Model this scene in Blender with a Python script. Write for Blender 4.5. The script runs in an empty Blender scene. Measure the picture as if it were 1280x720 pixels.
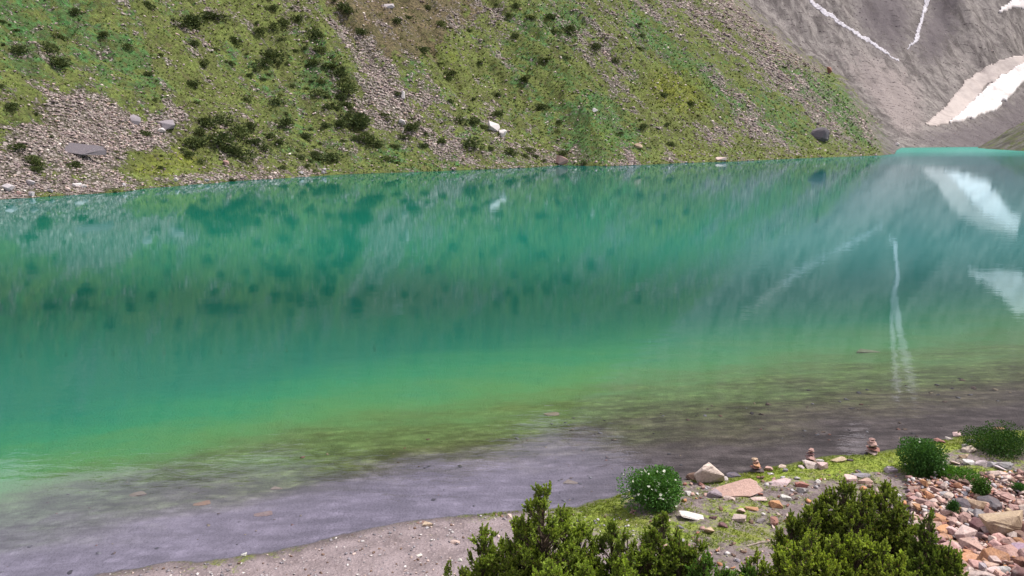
import bpy, bmesh, math, random
import numpy as np
from mathutils import Vector

random.seed(11)
rng = np.random.default_rng(7)
C = bpy.context.scene.collection
SC = bpy.context.scene
F = 924.0
HC = 9.0
PITCH = math.atan(186.0 / F)
CP, SP = math.cos(PITCH), math.sin(PITCH)
CAM = Vector((0, 0, HC))

# ------------------------------------------------------------------ camera maths
def ray(px, py):
    u = (px - 640.0) / F
    v = (360.0 - py) / F
    return Vector((u, CP + v * SP, -SP + v * CP))

def on_z(px, py, z=0.0):
    d = ray(px, py)
    t = (z - HC) / d.z
    return CAM + d * t

def on_y(px, py, Y):
    d = ray(px, py)
    return CAM + d * (Y / d.y)

def depth_of(p):
    return p[1] * CP + (HC - p[2]) * SP

def project(X, Y, Z):
    dep = Y * CP + (HC - Z) * SP
    up = Y * SP + (Z - HC) * CP
    dep = np.where(dep < 0.01, 0.01, dep)
    return 640 + F * X / dep, 360 - F * up / dep

# ------------------------------------------------------------------ noise
def _hash(ix, iy, seed):
    h = (ix.astype(np.int64) * 374761393 + iy.astype(np.int64) * 668265263 + seed * 974634777) & 0xFFFFFFFF
    h = ((h ^ (h >> 13)) * 1274126177) & 0xFFFFFFFF
    h = (h ^ (h >> 16)) & 0xFFFFFF
    return h / float(0xFFFFFF)

def vnoise(x, y, seed=0):
    x = np.asarray(x, float); y = np.asarray(y, float)
    ix = np.floor(x); iy = np.floor(y)
    fx = x - ix; fy = y - iy
    fx = fx * fx * fx * (fx * (fx * 6 - 15) + 10); fy = fy * fy * fy * (fy * (fy * 6 - 15) + 10)
    a = _hash(ix, iy, seed); b = _hash(ix + 1, iy, seed)
    c = _hash(ix, iy + 1, seed); d = _hash(ix + 1, iy + 1, seed)
    return (a * (1 - fx) + b * fx) * (1 - fy) + (c * (1 - fx) + d * fx) * fy

def fbm(x, y, seed=0, octv=4):
    s = 0.0; amp = 0.5; tot = 0
    for o in range(octv):
        s = s + amp * vnoise(x * 2 ** o + 17.3 * o, y * 2 ** o - 9.1 * o, seed + o)
        tot += amp; amp *= 0.5
    return s / tot - 0.5          # about -0.4 .. 0.4

def sstep(a, b, x):
    t = np.clip((x - a) / (b - a), 0, 1)
    return t * t * (3 - 2 * t)

# ------------------------------------------------------------------ plan of the lake
def W(px, py):
    p = on_z(px, py); return (p.x, p.y)

near_px = [(120, 720), (200, 706), (250, 700), (340, 689), (420, 669), (480, 656), (560, 647), (640, 640),
           (720, 633), (775, 617), (815, 607), (860, 601), (900, 597), (935, 590), (965, 583), (1000, 578), (1035, 572),
           (1090, 566), (1130, 561), (1160, 552), (1200, 545), (1240, 540), (1280, 538)]
NEAR = [(-300, -60), (-80, -12), (-40, 1), (-20, 8.5)] + [W(*p) for p in near_px] + \
       [(22, 23.5), (33, 27), (60, 42), (130, 95), (240, 200), (380, 380)]
hill_px = [(0, 250), (60, 246), (150, 240), (180, 236), (240, 231), (300, 226), (370, 222), (430, 218), (520, 215), (600, 212), (660, 210),
           (700, 206.5), (760, 208), (850, 204), (930, 201.5), (1000, 198), (1060, 196), (1100, 194.5), (1118, 192.5)]
HILL = [(-900, -200), (-300, 60), (-140, 98)] + [W(*p) for p in hill_px]
end_l = W(1127, 184.6)
HILL += [W(1121, 187.5), end_l]
def polar(px, r):
    a = (px - 640.0) / F
    return (a * r, r)
HILL += [polar(1165, 1200), polar(1210, 1700), polar(1260, 2600)]
MTN0 = np.array(end_l); MTN1 = np.array(W(1290, 183.2))
RIGHT = [(3000, 2600), polar(1235, 1300), W(1222, 184.8), W(1236, 186.2), W(1275, 188.6), (440, 430), (380, 380)]
RIGHT_EXT = RIGHT + [(900, 300), (3000, 300)]

def seg_dist(P, poly):
    best = np.full(P.shape[0], 1e18)
    for (x0, y0), (x1, y1) in zip(poly[:-1], poly[1:]):
        dx, dy = x1 - x0, y1 - y0
        L = dx * dx + dy * dy
        t = np.clip(((P[:, 0] - x0) * dx + (P[:, 1] - y0) * dy) / L, 0, 1)
        ex = P[:, 0] - (x0 + t * dx); ey = P[:, 1] - (y0 + t * dy)
        best = np.minimum(best, ex * ex + ey * ey)
    return np.sqrt(best)

def inside(P, poly):
    x, y = P[:, 0], P[:, 1]
    r = np.zeros(len(x), bool)
    n = len(poly)
    for i in range(n):
        x0, y0 = poly[i]; x1, y1 = poly[(i + 1) % n]
        if y0 == y1: continue
        c = ((y0 > y) != (y1 > y)) & (x < (x1 - x0) * (y - y0) / (y1 - y0) + x0)
        r ^= c
    return r

NEAR_POLY = NEAR + [(900, 380), (900, -300), (-300, -300)]
HILL_POLY = HILL + [(-3000, 6000), (-4000, -200)]
def signed(P, line, poly):
    d = seg_dist(P, line)
    return np.where(inside(P, poly), d, -d)

def height(X, Y):
    """returns z, s (near shore distance, + on land), region 0 near 1 hill 2 mountain 3 right"""
    shp = X.shape
    P = np.stack([X.ravel(), Y.ravel()], 1)
    x, y = P[:, 0], P[:, 1]
    r = np.hypot(x, y) + 1e-6
    # ragged shorelines
    s = signed(P, NEAR, NEAR_POLY)
    s = s + 0.35 * fbm(x * 0.9, y * 0.9, 3) * np.clip(1.0, 0, 1) + 0.10 * fbm(x * 5, y * 5, 5)
    far = r > 60
    dh = np.full(len(x), -60.0); dm = np.full(len(x), -60.0); dr = np.full(len(x), -60.0)
    if far.any():
        Pf = P[far]
        dh[far] = signed(Pf, HILL, HILL_POLY) + 2.2 * fbm(Pf[:, 0] * .22, Pf[:, 1] * .22, 9, 3)
        v = MTN1 - MTN0; v = v / np.hypot(*v); n = np.array([-v[1], v[0]])
        dm[far] = (Pf - MTN0) @ n + 8 * fbm(Pf[:, 0] * .02, Pf[:, 1] * .02, 12)
        dm[far] += .5 * np.maximum(0, (Pf - MTN0) @ v - 200) * sstep(0, 250, dm[far])
        dr[far] = signed(Pf, RIGHT, RIGHT_EXT) + 3 * fbm(Pf[:, 0] * .1, Pf[:, 1] * .1, 10, 3)
    # near bank
    yf = 12.8 + 0.22 * np.maximum(0, x - 2)
    ramp = yf - y
    ramp = 0.5 * (ramp + np.sqrt(ramp * ramp + 0.8)) * 0.5
    ramp = np.minimum(ramp, 6.6)
    sl = np.maximum(s, 0)
    zn = 0.055 * np.minimum(sl, 7) + 0.02 * sl.clip(0, .6) + ramp * sstep(0.2, 3.0, s)
    zn = zn + sstep(.2, 1.5, s) * (0.22 * fbm(x * .6, y * .6, 21) + 0.10 * fbm(x * 2.3, y * 2.3, 22) + .05 * fbm(x * 7, y * 7, 27, 3))
    # far planes
    a = x / np.maximum(y, 1e-3)
    apx = 640 + F * np.clip(a, -2, 2)
    cap_el = np.tan(np.radians(np.interp(apx, [-600, -43, 63, 383, 640, 790, 930, 1100], [16, 19.2, 20.6, 23.4, 25.0, 26.3, 36, 44]) )) + .05 * fbm(apx * .012, apx * 0, 31)
    grad = np.interp(dh, [0, 12, 60, 400], [0.42, 0.62, .78, .78])
    rel = sstep(0, 25, dh)
    along = x * .70 + y * .72
    gul = fbm(x * .035 + y * .01, y * .012, 41, 3)
    rill = 1 - np.abs(fbm(along * .055 + .6 * gul, dh * .012, 45, 4)) * 5
    e = grad * dh + rel * (15 * gul * sstep(0, 120, dh) - 3.2 * sstep(8, 70, dh) * np.clip(rill, 0, 1) ** 2 + 5.0 * fbm(x * .09, y * .09, 42, 3) + 2.0 * fbm(x * .33, y * .33, 43, 3))
    e = e + sstep(1, 8, dh) * (.45 * fbm(x * .9, y * .9, 44, 3))
    ov = np.maximum(0, e - cap_el * r)
    zh = e - 2.2 * ov
    zh = np.where(dh > 0, np.maximum(zh, .02 + .02 * dh), dh * .5)
    gm = fbm(x * .012, y * .003, 51, 4)
    dmp = np.maximum(dm, 0)
    zm = .36 * dmp + .0005 * dmp ** 2 + sstep(0, 300, dm) * (60 * gm + 14 * fbm(x * .03, y * .012, 52, 4) + 2.5 * fbm(x * .1, y * .06, 53, 3))
    zm = zm + 1.2 * fbm(x * .3, y * .2, 54, 3) * sstep(5, 40, dm)
    # dip in the skyline, seen mirrored in the water
    cap_m = np.tan(np.radians(np.interp(apx, [-600, 100, 400, 640, 780, 900, 1000, 1300], [13, 16, 19, 21, 23.5, 31, 38, 40]))) + .04 * fbm(apx * .02, apx * 0, 32)
    zm = zm - 2.2 * np.maximum(0, zm - cap_m * r)
    zm = np.where(dm > 0, np.maximum(zm, .02 * dm), dm * .5)
    drp = np.maximum(dr, 0)
    zr = .72 * drp + sstep(0, 40, dr) * (6 * fbm(x * .04, y * .04, 61) + 2 * fbm(x * .15, y * .15, 62, 3))
    zr = np.where(dr > 0, np.maximum(zr, .02 * dr), dr * .5)
    stack = np.stack([np.where(s > 0, zn, s), zh, zm, zr])
    reg = np.argmax(stack, 0)
    z = np.max(stack, 0)
    bed = z <= 0
    ns = -s
    nb = np.interp(ns, [0, .3, 3, 7, 14, 25, 60], [0, .06, .38, .95, 1.9, 3.2, 5.0])
    fd = -np.maximum(np.maximum(dh, dm), dr)
    depth = np.minimum(nb, np.interp(fd, [0, 1, 4, 20], [0, .6, 2, 5]))
    zb = -depth + sstep(.2, 2, ns) * sstep(40, 10, ns) * .08 * fbm(x * 1.3, y * 1.3, 71, 4) * np.clip(depth * 2, 0, 1)
    z = np.where(bed, np.minimum(zb, -.004), z)
    return z.reshape(shp), s.reshape(shp), reg.reshape(shp), bed.reshape(shp), dh.reshape(shp), dm.reshape(shp)

# ------------------------------------------------------------------ object helpers
def tag(o, label=None, cat=None, group=None, kind=None):
    if label: o['label'] = label
    if cat: o['category'] = cat
    if group: o['group'] = group
    if kind: o['kind'] = kind
    return o

def mesh_np(name, verts, faces, smooth=False):
    """faces: (n,k) int array"""
    me = bpy.data.meshes.new(name)
    verts = np.asarray(verts, np.float32); faces = np.asarray(faces, np.int32)
    n, k = faces.shape
    me.vertices.add(len(verts)); me.vertices.foreach_set('co', verts.ravel())
    me.loops.add(n * k); me.loops.foreach_set('vertex_index', faces.ravel())
    me.polygons.add(n)
    me.polygons.foreach_set('loop_start', np.arange(0, n * k, k, dtype=np.int32))
    me.polygons.foreach_set('loop_total', np.full(n, k, np.int32))
    if smooth: me.polygons.foreach_set('use_smooth', np.ones(n, bool))
    me.update(calc_edges=True); me.validate()
    return me

def attr(me, name, rgb):
    a = me.color_attributes.new(name, 'FLOAT_COLOR', 'POINT')
    c = np.ones((len(rgb), 4), np.float32); c[:, :3] = rgb
    a.data.foreach_set('color', c.ravel())

def link(name, me, mat=None, parent=None):
    o = bpy.data.objects.new(name, me); C.objects.link(o)
    if mat is not None and len(me.materials) == 0: me.materials.append(mat)
    if parent is not None: o.parent = parent
    return o

def empty(name, loc):
    o = bpy.data.objects.new(name, None); C.objects.link(o); o.location = loc
    o.empty_display_size = .2
    return o

# ------------------------------------------------------------------ node helper
class NT:
    def __init__(s, name):
        s.m = bpy.data.materials.new(name); s.m.use_nodes = True
        s.t = s.m.node_tree; s.t.nodes.clear()
        s.out = s.t.nodes.new('ShaderNodeOutputMaterial')
    def n(s, typ, **kw):
        nd = s.t.nodes.new(typ)
        for k, v in kw.items(): setattr(nd, k, v)
        return nd
    def l(s, a, b): s.t.links.new(a, b)
    def setin(s, sock, v):
        if hasattr(v, 'links') or isinstance(v, bpy.types.NodeSocket): s.l(v, sock)
        elif isinstance(v, tuple) and len(v) == 3 and sock.type == 'RGBA': sock.default_value = (*v, 1)
        else: sock.default_value = v
    def noise(s, vec, scale, detail=4, rough=.55, dist=0):
        nd = s.n('ShaderNodeTexNoise'); s.l(vec, nd.inputs['Vector'])
        nd.inputs['Scale'].default_value = scale; nd.inputs['Detail'].default_value = detail
        nd.inputs['Roughness'].default_value = rough; nd.inputs['Distortion'].default_value = dist
        return nd.outputs['Fac']
    def ramp(s, v, a, b, lo=0., hi=1.):
        nd = s.n('ShaderNodeMapRange', interpolation_type='SMOOTHSTEP')
        s.setin(nd.inputs[0], v); s.setin(nd.inputs[1], a); s.setin(nd.inputs[2], b)
        s.setin(nd.inputs[3], lo); s.setin(nd.inputs[4], hi)
        return nd.outputs[0]
    def math(s, op, a, b=0., c=None):
        nd = s.n('ShaderNodeMath', operation=op); s.setin(nd.inputs[0], a); s.setin(nd.inputs[1], b)
        if c is not None: s.setin(nd.inputs[2], c)
        return nd.outputs[0]
    def mix(s, f, a, b, blend='MIX'):
        nd = s.n('ShaderNodeMix', data_type='RGBA', blend_type=blend)
        s.setin(nd.inputs[0], f); s.setin(nd.inputs[6], a); s.setin(nd.inputs[7], b)
        return nd.outputs[2]
    def mapping(s, vec, scale):
        nd = s.n('ShaderNodeMapping'); s.l(vec, nd.inputs['Vector']); nd.inputs['Scale'].default_value = scale
        return nd.outputs[0]
    def sep(s, col):
        nd = s.n('ShaderNodeSeparateColor'); s.l(col, nd.inputs[0]); return nd.outputs
    def attr(s, name):
        nd = s.n('ShaderNodeAttribute'); nd.attribute_name = name; return nd
    def principled(s, col, rough=.9, normal=None, spec=.3):
        b = s.n('ShaderNodeBsdfPrincipled')
        s.setin(b.inputs['Base Color'], col); s.setin(b.inputs['Roughness'], rough)
        b.inputs['Specular IOR Level'].default_value = spec
        if normal is not None: s.l(normal, b.inputs['Normal'])
        s.l(b.outputs[0], s.out.inputs[0])
        return b
    def bump(s, h, dist, strength=1.0, normal=None):
        nd = s.n('ShaderNodeBump'); s.l(h, nd.inputs['Height'])
        nd.inputs['Distance'].default_value = dist; nd.inputs['Strength'].default_value = strength
        if normal is not None: s.l(normal, nd.inputs['Normal'])
        return nd.outputs[0]

def bed_colour(g, pos, s_raw):
    """colour of the lake bed by distance from the near shore (metres), stones, weed and painted sky sheen on it"""
    warp = g.noise(g.mapping(pos, (.7, 1.2, 1)), .28, 4)
    w2 = g.noise(pos, 2.2, 4, .6)
    s = g.math('ADD', s_raw, g.math('MULTIPLY', g.math('SUBTRACT', warp, .5), 8.0))
    s = g.math('ADD', s, g.math('MULTIPLY', g.math('SUBTRACT', w2, .5), 1.6))
    d = g.math('MULTIPLY', s, -1.0)
    sx = g.n('ShaderNodeSeparateXYZ'); g.l(pos, sx.inputs[0])
    d = g.math('MULTIPLY', d, g.math('ADD', g.ramp(sx.outputs[0], -22, -2, .45, 0), g.ramp(sx.outputs[0], 2, 18, 1.0, .84)))
    cr = g.n('ShaderNodeValToRGB'); g.l(g.math('DIVIDE', d, 30.0), cr.inputs[0])
    e = cr.color_ramp
    stops = [(0.0, (.11, .08, .075)), (.07, (.095, .07, .062)), (.12, (.125, .10, .062)), (.19, (.125, .135, .055)), (.29, (.15, .22, .075)),
             (.46, (.10, .29, .115)), (.66, (.035, .275, .145)), (.86, (.012, .23, .155)), (1.0, (.008, .21, .155))]
    e.elements[0].position, e.elements[0].color = stops[0][0], (*stops[0][1], 1)
    e.elements[1].position, e.elements[1].color = stops[-1][0], (*stops[-1][1], 1)
    for p, c in stops[1:-1]:
        el = e.elements.new(p); el.color = (*c, 1)
    col = g.mix(g.math('MULTIPLY', g.ramp(sx.outputs[0], -4, -16), g.ramp(d, 13, 6, 0, .8)), cr.outputs[0], (.12, .14, .125))
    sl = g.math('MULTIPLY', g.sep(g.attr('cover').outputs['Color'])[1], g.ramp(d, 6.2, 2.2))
    col = g.mix(g.math('MULTIPLY', sl, .8), col, g.mix(warp, (.31, .255, .34), (.22, .175, .24)))  # pale gravel, with a lavender sky reflection painted into its colour
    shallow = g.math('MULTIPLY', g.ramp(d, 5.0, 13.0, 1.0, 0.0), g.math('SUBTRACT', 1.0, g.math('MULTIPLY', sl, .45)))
    vor = g.n('ShaderNodeTexVoronoi'); g.l(pos, vor.inputs['Vector']); vor.inputs['Scale'].default_value = 2.3
    st = g.ramp(vor.outputs['Distance'], .0, .55, 1.25, .8)
    rnd = g.sep(vor.outputs['Color'])[0]
    tone = g.math('MULTIPLY', st, g.math('ADD', .75, g.math('MULTIPLY', rnd, .5)))
    clump = g.ramp(g.noise(g.mapping(pos, (.55, 1.7, 1)), 1.0, 6, .7), .38, .62, .55, 1.3)
    f = g.math('MULTIPLY', tone, clump)
    cc = g.n('ShaderNodeCombineColor'); [g.l(f, cc.inputs[i]) for i in range(3)]
    col = g.mix(shallow, col, g.mix(1.0, col, cc.outputs[0], 'MULTIPLY'))
    return col

# near ground
def mat_ground():
    g = NT('shore_ground')
    geo = g.n('ShaderNodeNewGeometry'); pos = geo.outputs['Position']
    A = g.sep(g.attr('cover').outputs['Color']); B = g.sep(g.attr('zone').outputs['Color'])
    grass, gravel, rubble = A[0], A[1], A[2]
    s = g.math('MULTIPLY', g.math('SUBTRACT', B[0], .5), 80.0)
    n1 = g.noise(pos, 1.4, 6, .6); n2 = g.noise(pos, 9, 5, .65); n3 = g.noise(pos, 40, 3, .6)
    soil = g.mix(g.ramp(n2, .35, .65), (.085, .065, .062), (.19, .155, .15))
    soil = g.mix(g.ramp(n1, .4, .62, 0, .6), soil, (.25, .20, .195))
    v = g.n('ShaderNodeTexVoronoi'); g.l(pos, v.inputs['Vector']); v.inputs['Scale'].default_value = 13
    vr = g.sep(v.outputs['Color'])[0]
    peb = g.mix(vr, (.13, .10, .10), (.42, .34, .33))
    grav = g.mix(g.ramp(v.outputs['Distance'], .1, .6), peb, (.15, .12, .12))
    grav = g.mix(g.ramp(n1, .3, .7), grav, (.30, .245, .25))
    grav = g.mix(g.ramp(n3, .45, .6, 0, .5), grav, (.2, .16, .165))
    col = g.mix(gravel, soil, grav)
    col = g.mix(g.math('MULTIPLY', rubble, .85), col, g.mix(n2, (.06, .035, .03), (.24, .13, .11)))
    gm = g.ramp(g.math('ADD', grass, g.math('MULTIPLY', g.math('SUBTRACT', g.noise(pos, 3.0, 8, .8), .5), 2.6)), .40, .85)
    gcol = g.mix(g.ramp(n2, .3, .7), (.09, .13, .02), (.27, .33, .05))
    gcol = g.mix(g.ramp(n1, .45, .7, 0, .6), gcol, (.19, .17, .06))
    col = g.mix(gm, col, gcol)
    z = g.n('ShaderNodeSeparateXYZ'); g.l(pos, z.inputs[0])
    wet = g.ramp(z.outputs[2], .0, .035, .55, 0)
    col = g.mix(wet, col, (.03, .025, .024))
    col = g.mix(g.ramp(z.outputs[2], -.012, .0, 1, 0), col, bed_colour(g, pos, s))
    hgt = g.math('ADD', g.math('MULTIPLY', n2, 1.0), g.math('MULTIPLY', n3, .4))
    hgt = g.math('ADD', hgt, g.math('MULTIPLY', v.outputs['Distance'], -.5))
    g.principled(col, .92, g.bump(hgt, .06, .9), .2)
    return g.m

def mat_far():
    g = NT('hill_surface')
    geo = g.n('ShaderNodeNewGeometry'); pos = geo.outputs['Position']
    A = g.sep(g.attr('cover').outputs['Color']); B = g.sep(g.attr('kind_of_ground').outputs['Color'])
    Z = g.sep(g.attr('zone').outputs['Color'])
    scree, green, yellow = A[0], A[1], A[2]
    brown, dark, mtn = B[0], B[1], B[2]
    n05 = g.noise(pos, .05, 5, .6); n2 = g.noise(pos, .25, 6, .65); n3 = g.noise(pos, 1.1, 5, .7); n4 = g.noise(pos, 3.2, 3, .65)
    # grass
    olive = g.mix(g.ramp(n3, .3, .7), (.095, .125, .03), (.25, .285, .085))
    grn = g.mix(g.ramp(n3, .3, .7), (.035, .11, .035), (.13, .27, .09))
    yel = g.mix(g.ramp(n3, .3, .7), (.13, .15, .02), (.32, .33, .06))
    k = g.math('ADD', green, g.math('ADD', g.math('MULTIPLY', g.math('SUBTRACT', n2, .5), 2.6), g.math('MULTIPLY', g.math('SUBTRACT', n3, .5), 1.2)))
    col = g.mix(g.ramp(k, .42, .75), olive, grn)
    k = g.math('ADD', yellow, g.math('MULTIPLY', g.math('SUBTRACT', n2, .5), 2.0))
    col = g.mix(g.ramp(k, .4, .95), col, yel)
    earth = g.mix(n3, (.10, .075, .04), (.25, .19, .12))
    col = g.mix(g.ramp(g.noise(g.mapping(pos, (1, 1, .6)), .45, 6, .7), .56, .66, 0, .75), col, earth)
    rock = g.mix(g.ramp(n3, .35, .65), (.075, .055, .042), (.27, .20, .115))
    col = g.mix(g.ramp(g.math('ADD', brown, g.math('SUBTRACT', n2, .5)), .4, .6), col, rock)
    col = g.mix(g.math('MULTIPLY', g.ramp(n3, .55, .4), g.ramp(g.math('ADD', dark, g.math('SUBTRACT', n2, .5)), .3, .7)), col, (.03, .036, .016))
    tuft = g.ramp(g.noise(pos, 1.7, 4, .75), .60, .68, 0, .75)
    col = g.mix(tuft, col, (.03, .042, .014))
    mott = g.ramp(g.noise(pos, .14, 8, .72), .40, .62)
    col = g.mix(g.math('MULTIPLY', mott, .55), col, g.mix(n3, (.035, .05, .018), (.13, .12, .045)))
    mott2 = g.ramp(g.noise(pos, .75, 6, .8), .49, .58, 0, .65)
    col = g.mix(mott2, col, g.mix(n4, (.05, .06, .02), (.16, .13, .07)))
    # scree stones
    v = g.n('ShaderNodeTexVoronoi'); g.l(pos, v.inputs['Vector']); v.inputs['Scale'].default_value = 1.5
    vc = g.sep(v.outputs['Color'])
    v2 = g.n('ShaderNodeTexVoronoi'); g.l(pos, v2.inputs['Vector']); v2.inputs['Scale'].default_value = .55
    stone = g.mix(vc[0], (.18, .145, .135), (.56, .46, .44))
    stone = g.mix(g.ramp(v2.outputs['Distance'], .1, .7, .35, 0), stone, (.5, .43, .42))
    stone = g.mix(g.ramp(v.outputs['Distance'], .30, .66), stone, (.11, .095, .07))
    k = g.math('ADD', g.math('SUBTRACT', scree, g.ramp(mtn, .9, 1.2, 0, 3)), g.math('MULTIPLY', g.math('SUBTRACT', g.noise(pos, .6, 6, .75), .5), 2.6))
    k = g.math('ADD', k, g.math('MULTIPLY', g.math('SUBTRACT', n2, .5), 1.5))
    sm = g.ramp(k, .50, .72)
    col = g.mix(sm, col, stone)
    # mountain
    st = g.noise(g.mapping(pos, (.09, .03, .012)), 1.0, 8, .66, .6)
    st2 = g.noise(g.mapping(pos, (.22, .12, .12)), 1.0, 8, .8)
    m = g.mix(g.ramp(st, .37, .62), (.105, .09, .088), (.285, .25, .242))
    m = g.mix(g.ramp(st2, .42, .62, 0, .55), m, (.13, .104, .112))
    m = g.mix(g.ramp(g.noise(pos, .30, 8, .85), .54, .66, 0, .6), m, (.36, .30, .305))
    m = g.mix(g.ramp(g.noise(pos, .45, 6, .85), .54, .64, 0, .6), m, (.08, .065, .07))
    mtw = g.ramp(mtn, .9, 1.2)
    wob = g.math('ADD', g.math('SUBTRACT', st, .5), g.math('MULTIPLY', g.math('SUBTRACT', g.noise(pos, .08, 8, .85), .5), 1.6))
    m = g.mix(g.math('MULTIPLY', mtw, g.ramp(g.math('ADD', scree, wob), .2, .7, 0, .7)), m, g.mix(st2, (.24, .19, .185), (.36, .30, .30)))
    m = g.mix(g.math('MULTIPLY', mtw, g.ramp(g.math('ADD', dark, wob), .2, .7, 0, .75)), m, g.mix(st2, (.06, .05, .06), (.16, .13, .145)))
    col = g.mix(g.ramp(g.math('ADD', mtn, g.math('MULTIPLY', g.math('SUBTRACT', g.noise(pos, .12, 6, .75), .5), 1.3)), .40, .62), col, m)
    col = g.mix(1.0, col, (.88, .92, .88), 'MULTIPLY')
    z = g.n('ShaderNodeSeparateXYZ'); g.l(pos, z.inputs[0])
    col = g.mix(g.ramp(z.outputs[2], .0, .25, .5, 0), col, (.06, .055, .03))
    s = g.math('MULTIPLY', g.math('SUBTRACT', Z[0], .5), 80.0)
    col = g.mix(g.ramp(z.outputs[2], -.03, .0, 1, 0), col, bed_colour(g, pos, s))
    h = g.math('ADD', g.math('MULTIPLY', n3, 1.2), g.math('MULTIPLY', n4, .5))
    h = g.math('ADD', h, g.math('MULTIPLY', g.math('MULTIPLY', sm, v.outputs['Distance']), -.6))
    h = g.math('ADD', h, g.math('MULTIPLY', n2, 2.0))
    h = g.math('MULTIPLY', h, g.ramp(mtn, .7, 1.2, 1.0, .35))
    g.principled(col, .95, g.bump(h, .9, .9), .1)
    return g.m

def mat_water():
    g = NT('lake_water')
    geo = g.n('ShaderNodeNewGeometry'); pos = geo.outputs['Position']
    xyz = g.n('ShaderNodeSeparateXYZ'); g.l(pos, xyz.inputs[0])
    y = xyz.outputs[1]
    a = g.noise(g.mapping(pos, (1.0, 2.4, 1)), 1.3, 3, .5, .4)
    b = g.noise(g.mapping(pos, (1.0, 2.0, 1)), .33, 2, .5, .3)
    c = g.noise(g.mapping(pos, (1.2, 3.0, 1)), 5.5, 2, .5)
    gust = g.ramp(g.noise(g.mapping(pos, (.02, .05, 1)), 1.0, 3), .35, .65, .6, 1.25)
    h = g.math('ADD', g.math('MULTIPLY', a, .35), g.math('ADD', b, g.math('MULTIPLY', c, .07)))
    h = g.math('MULTIPLY', g.math('MULTIPLY', h, gust), g.ramp(y, 16, 40, 3.2, 1.0))
    nrm = g.bump(h, .0048, 1.0)
    # a breeze ruffles the far end of the lake
    ruf = g.ramp(g.math('ADD', y, g.math('MULTIPLY', g.math('SUBTRACT', g.noise(g.mapping(pos, (.004, .02, 1)), 1.0, 4), .5), 260)), 200, 640)
    rough = g.math('ADD', .012, g.math('MULTIPLY', ruf, .14))
    fr = g.n('ShaderNodeFresnel'); fr.inputs['IOR'].default_value = 1.52; g.l(nrm, fr.inputs['Normal'])
    fac = g.math('MULTIPLY', fr.outputs[0], g.math('SUBTRACT', 1.0, g.math('MULTIPLY', ruf, .55)))
    off = g.ramp(y, 17, 45)
    tint = g.mix(off, (.95, .92, 1.0), (.68, .86, .98))
    gl = g.n('ShaderNodeBsdfGlossy'); g.l(tint, gl.inputs['Color']); g.l(rough, gl.inputs['Roughness']); g.l(nrm, gl.inputs['Normal'])
    tr = g.n('ShaderNodeBsdfTransparent'); tr.inputs['Color'].default_value = (.80, .85, .86, 1)
    mx = g.n('ShaderNodeMixShader'); g.l(fac, mx.inputs[0]); g.l(tr.outputs[0], mx.inputs[1]); g.l(gl.outputs[0], mx.inputs[2])
    # fine glacial silt hangs in the deep water
    silt = g.n('ShaderNodeBsdfDiffuse')
    g.setin(silt.inputs['Color'], g.mix(ruf, g.mix(g.ramp(xyz.outputs[0], -20, 60), (.008, .20, .135), (.010, .19, .185)), (.035, .28, .205)))
    ms = g.n('ShaderNodeMixShader')
    turb = g.math('ADD', g.ramp(y, 30, 70, 0, .75), g.math('MULTIPLY', ruf, .2))
    g.l(turb, ms.inputs[0]); g.l(mx.outputs[0], ms.inputs[1])
    mx2 = g.n('ShaderNodeMixShader'); g.l(fac, mx2.inputs[0]); g.l(silt.outputs[0], mx2.inputs[1]); g.l(gl.outputs[0], mx2.inputs[2])
    g.l(mx2.outputs[0], ms.inputs[2])
    g.l(ms.outputs[0], g.out.inputs[0])
    return g.m

def mat_rock():
    g = NT('stone')
    oi = g.n('ShaderNodeObjectInfo'); tc = g.n('ShaderNodeTexCoord'); geo = g.n('ShaderNodeNewGeometry')
    pos = geo.outputs['Position']
    n = g.noise(pos, 6, 6, .65); n2 = g.noise(pos, 28, 5, .7)
    base = oi.outputs['Color']
    col = g.mix(g.ramp(n, .35, .65, 0, .8), base, g.mix(.3, base, (.30, .20, .18)))
    col = g.mix(g.ramp(n2, .42, .62, 0, .45), col, g.mix(1.0, col, (.45, .42, .42), 'MULTIPLY'))
    col = g.mix(g.ramp(g.noise(pos, 3.3, 6, .75), .54, .66, 0, .5), col, g.mix(.5, base, (.50, .46, .43)))
    col = g.mix(g.ramp(g.noise(pos, 5.3, 6, .75), .58, .66, 0, .6), col, (.12, .09, .085))
    g.principled(col, .85, g.bump(g.math('ADD', n, g.math('MULTIPLY', n2, .5)), .05, .8), .3)
    return g.m

def mat_col(name, rough=.9, bumpd=0, scale=8, spec=.2, trans=0.0):
    g = NT(name)
    c = g.attr('Col').outputs['Color']
    geo = g.n('ShaderNodeNewGeometry')
    n = g.noise(geo.outputs['Position'], scale, 5, .7)
    cc = g.mix(g.ramp(n, .3, .7, 0, .5), c, g.mix(1.0, c, (.5, .5, .5), 'MULTIPLY'))
    b = g.principled(cc, rough, g.bump(n, bumpd, .7) if bumpd else None, spec)
    if trans:
        t = g.n('ShaderNodeBsdfTranslucent'); g.setin(t.inputs['Color'], g.mix(1.0, cc, (1.0, 1.0, .5), 'MULTIPLY'))
        m = g.n('ShaderNodeMixShader'); m.inputs[0].default_value = trans
        g.l(b.outputs[0], m.inputs[1]); g.l(t.outputs[0], m.inputs[2]); g.l(m.outputs[0], g.out.inputs[0])
    return g.m

def mat_plain(name, c1, c2, scale, rough=.9, spec=.2, bumpd=.01):
    g = NT(name)
    geo = g.n('ShaderNodeNewGeometry'); n = g.noise(geo.outputs['Position'], scale, 6, .65)
    g.principled(g.mix(g.ramp(n, .3, .7), c1, c2), rough, g.bump(n, bumpd, .8), spec)
    return g.m

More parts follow.
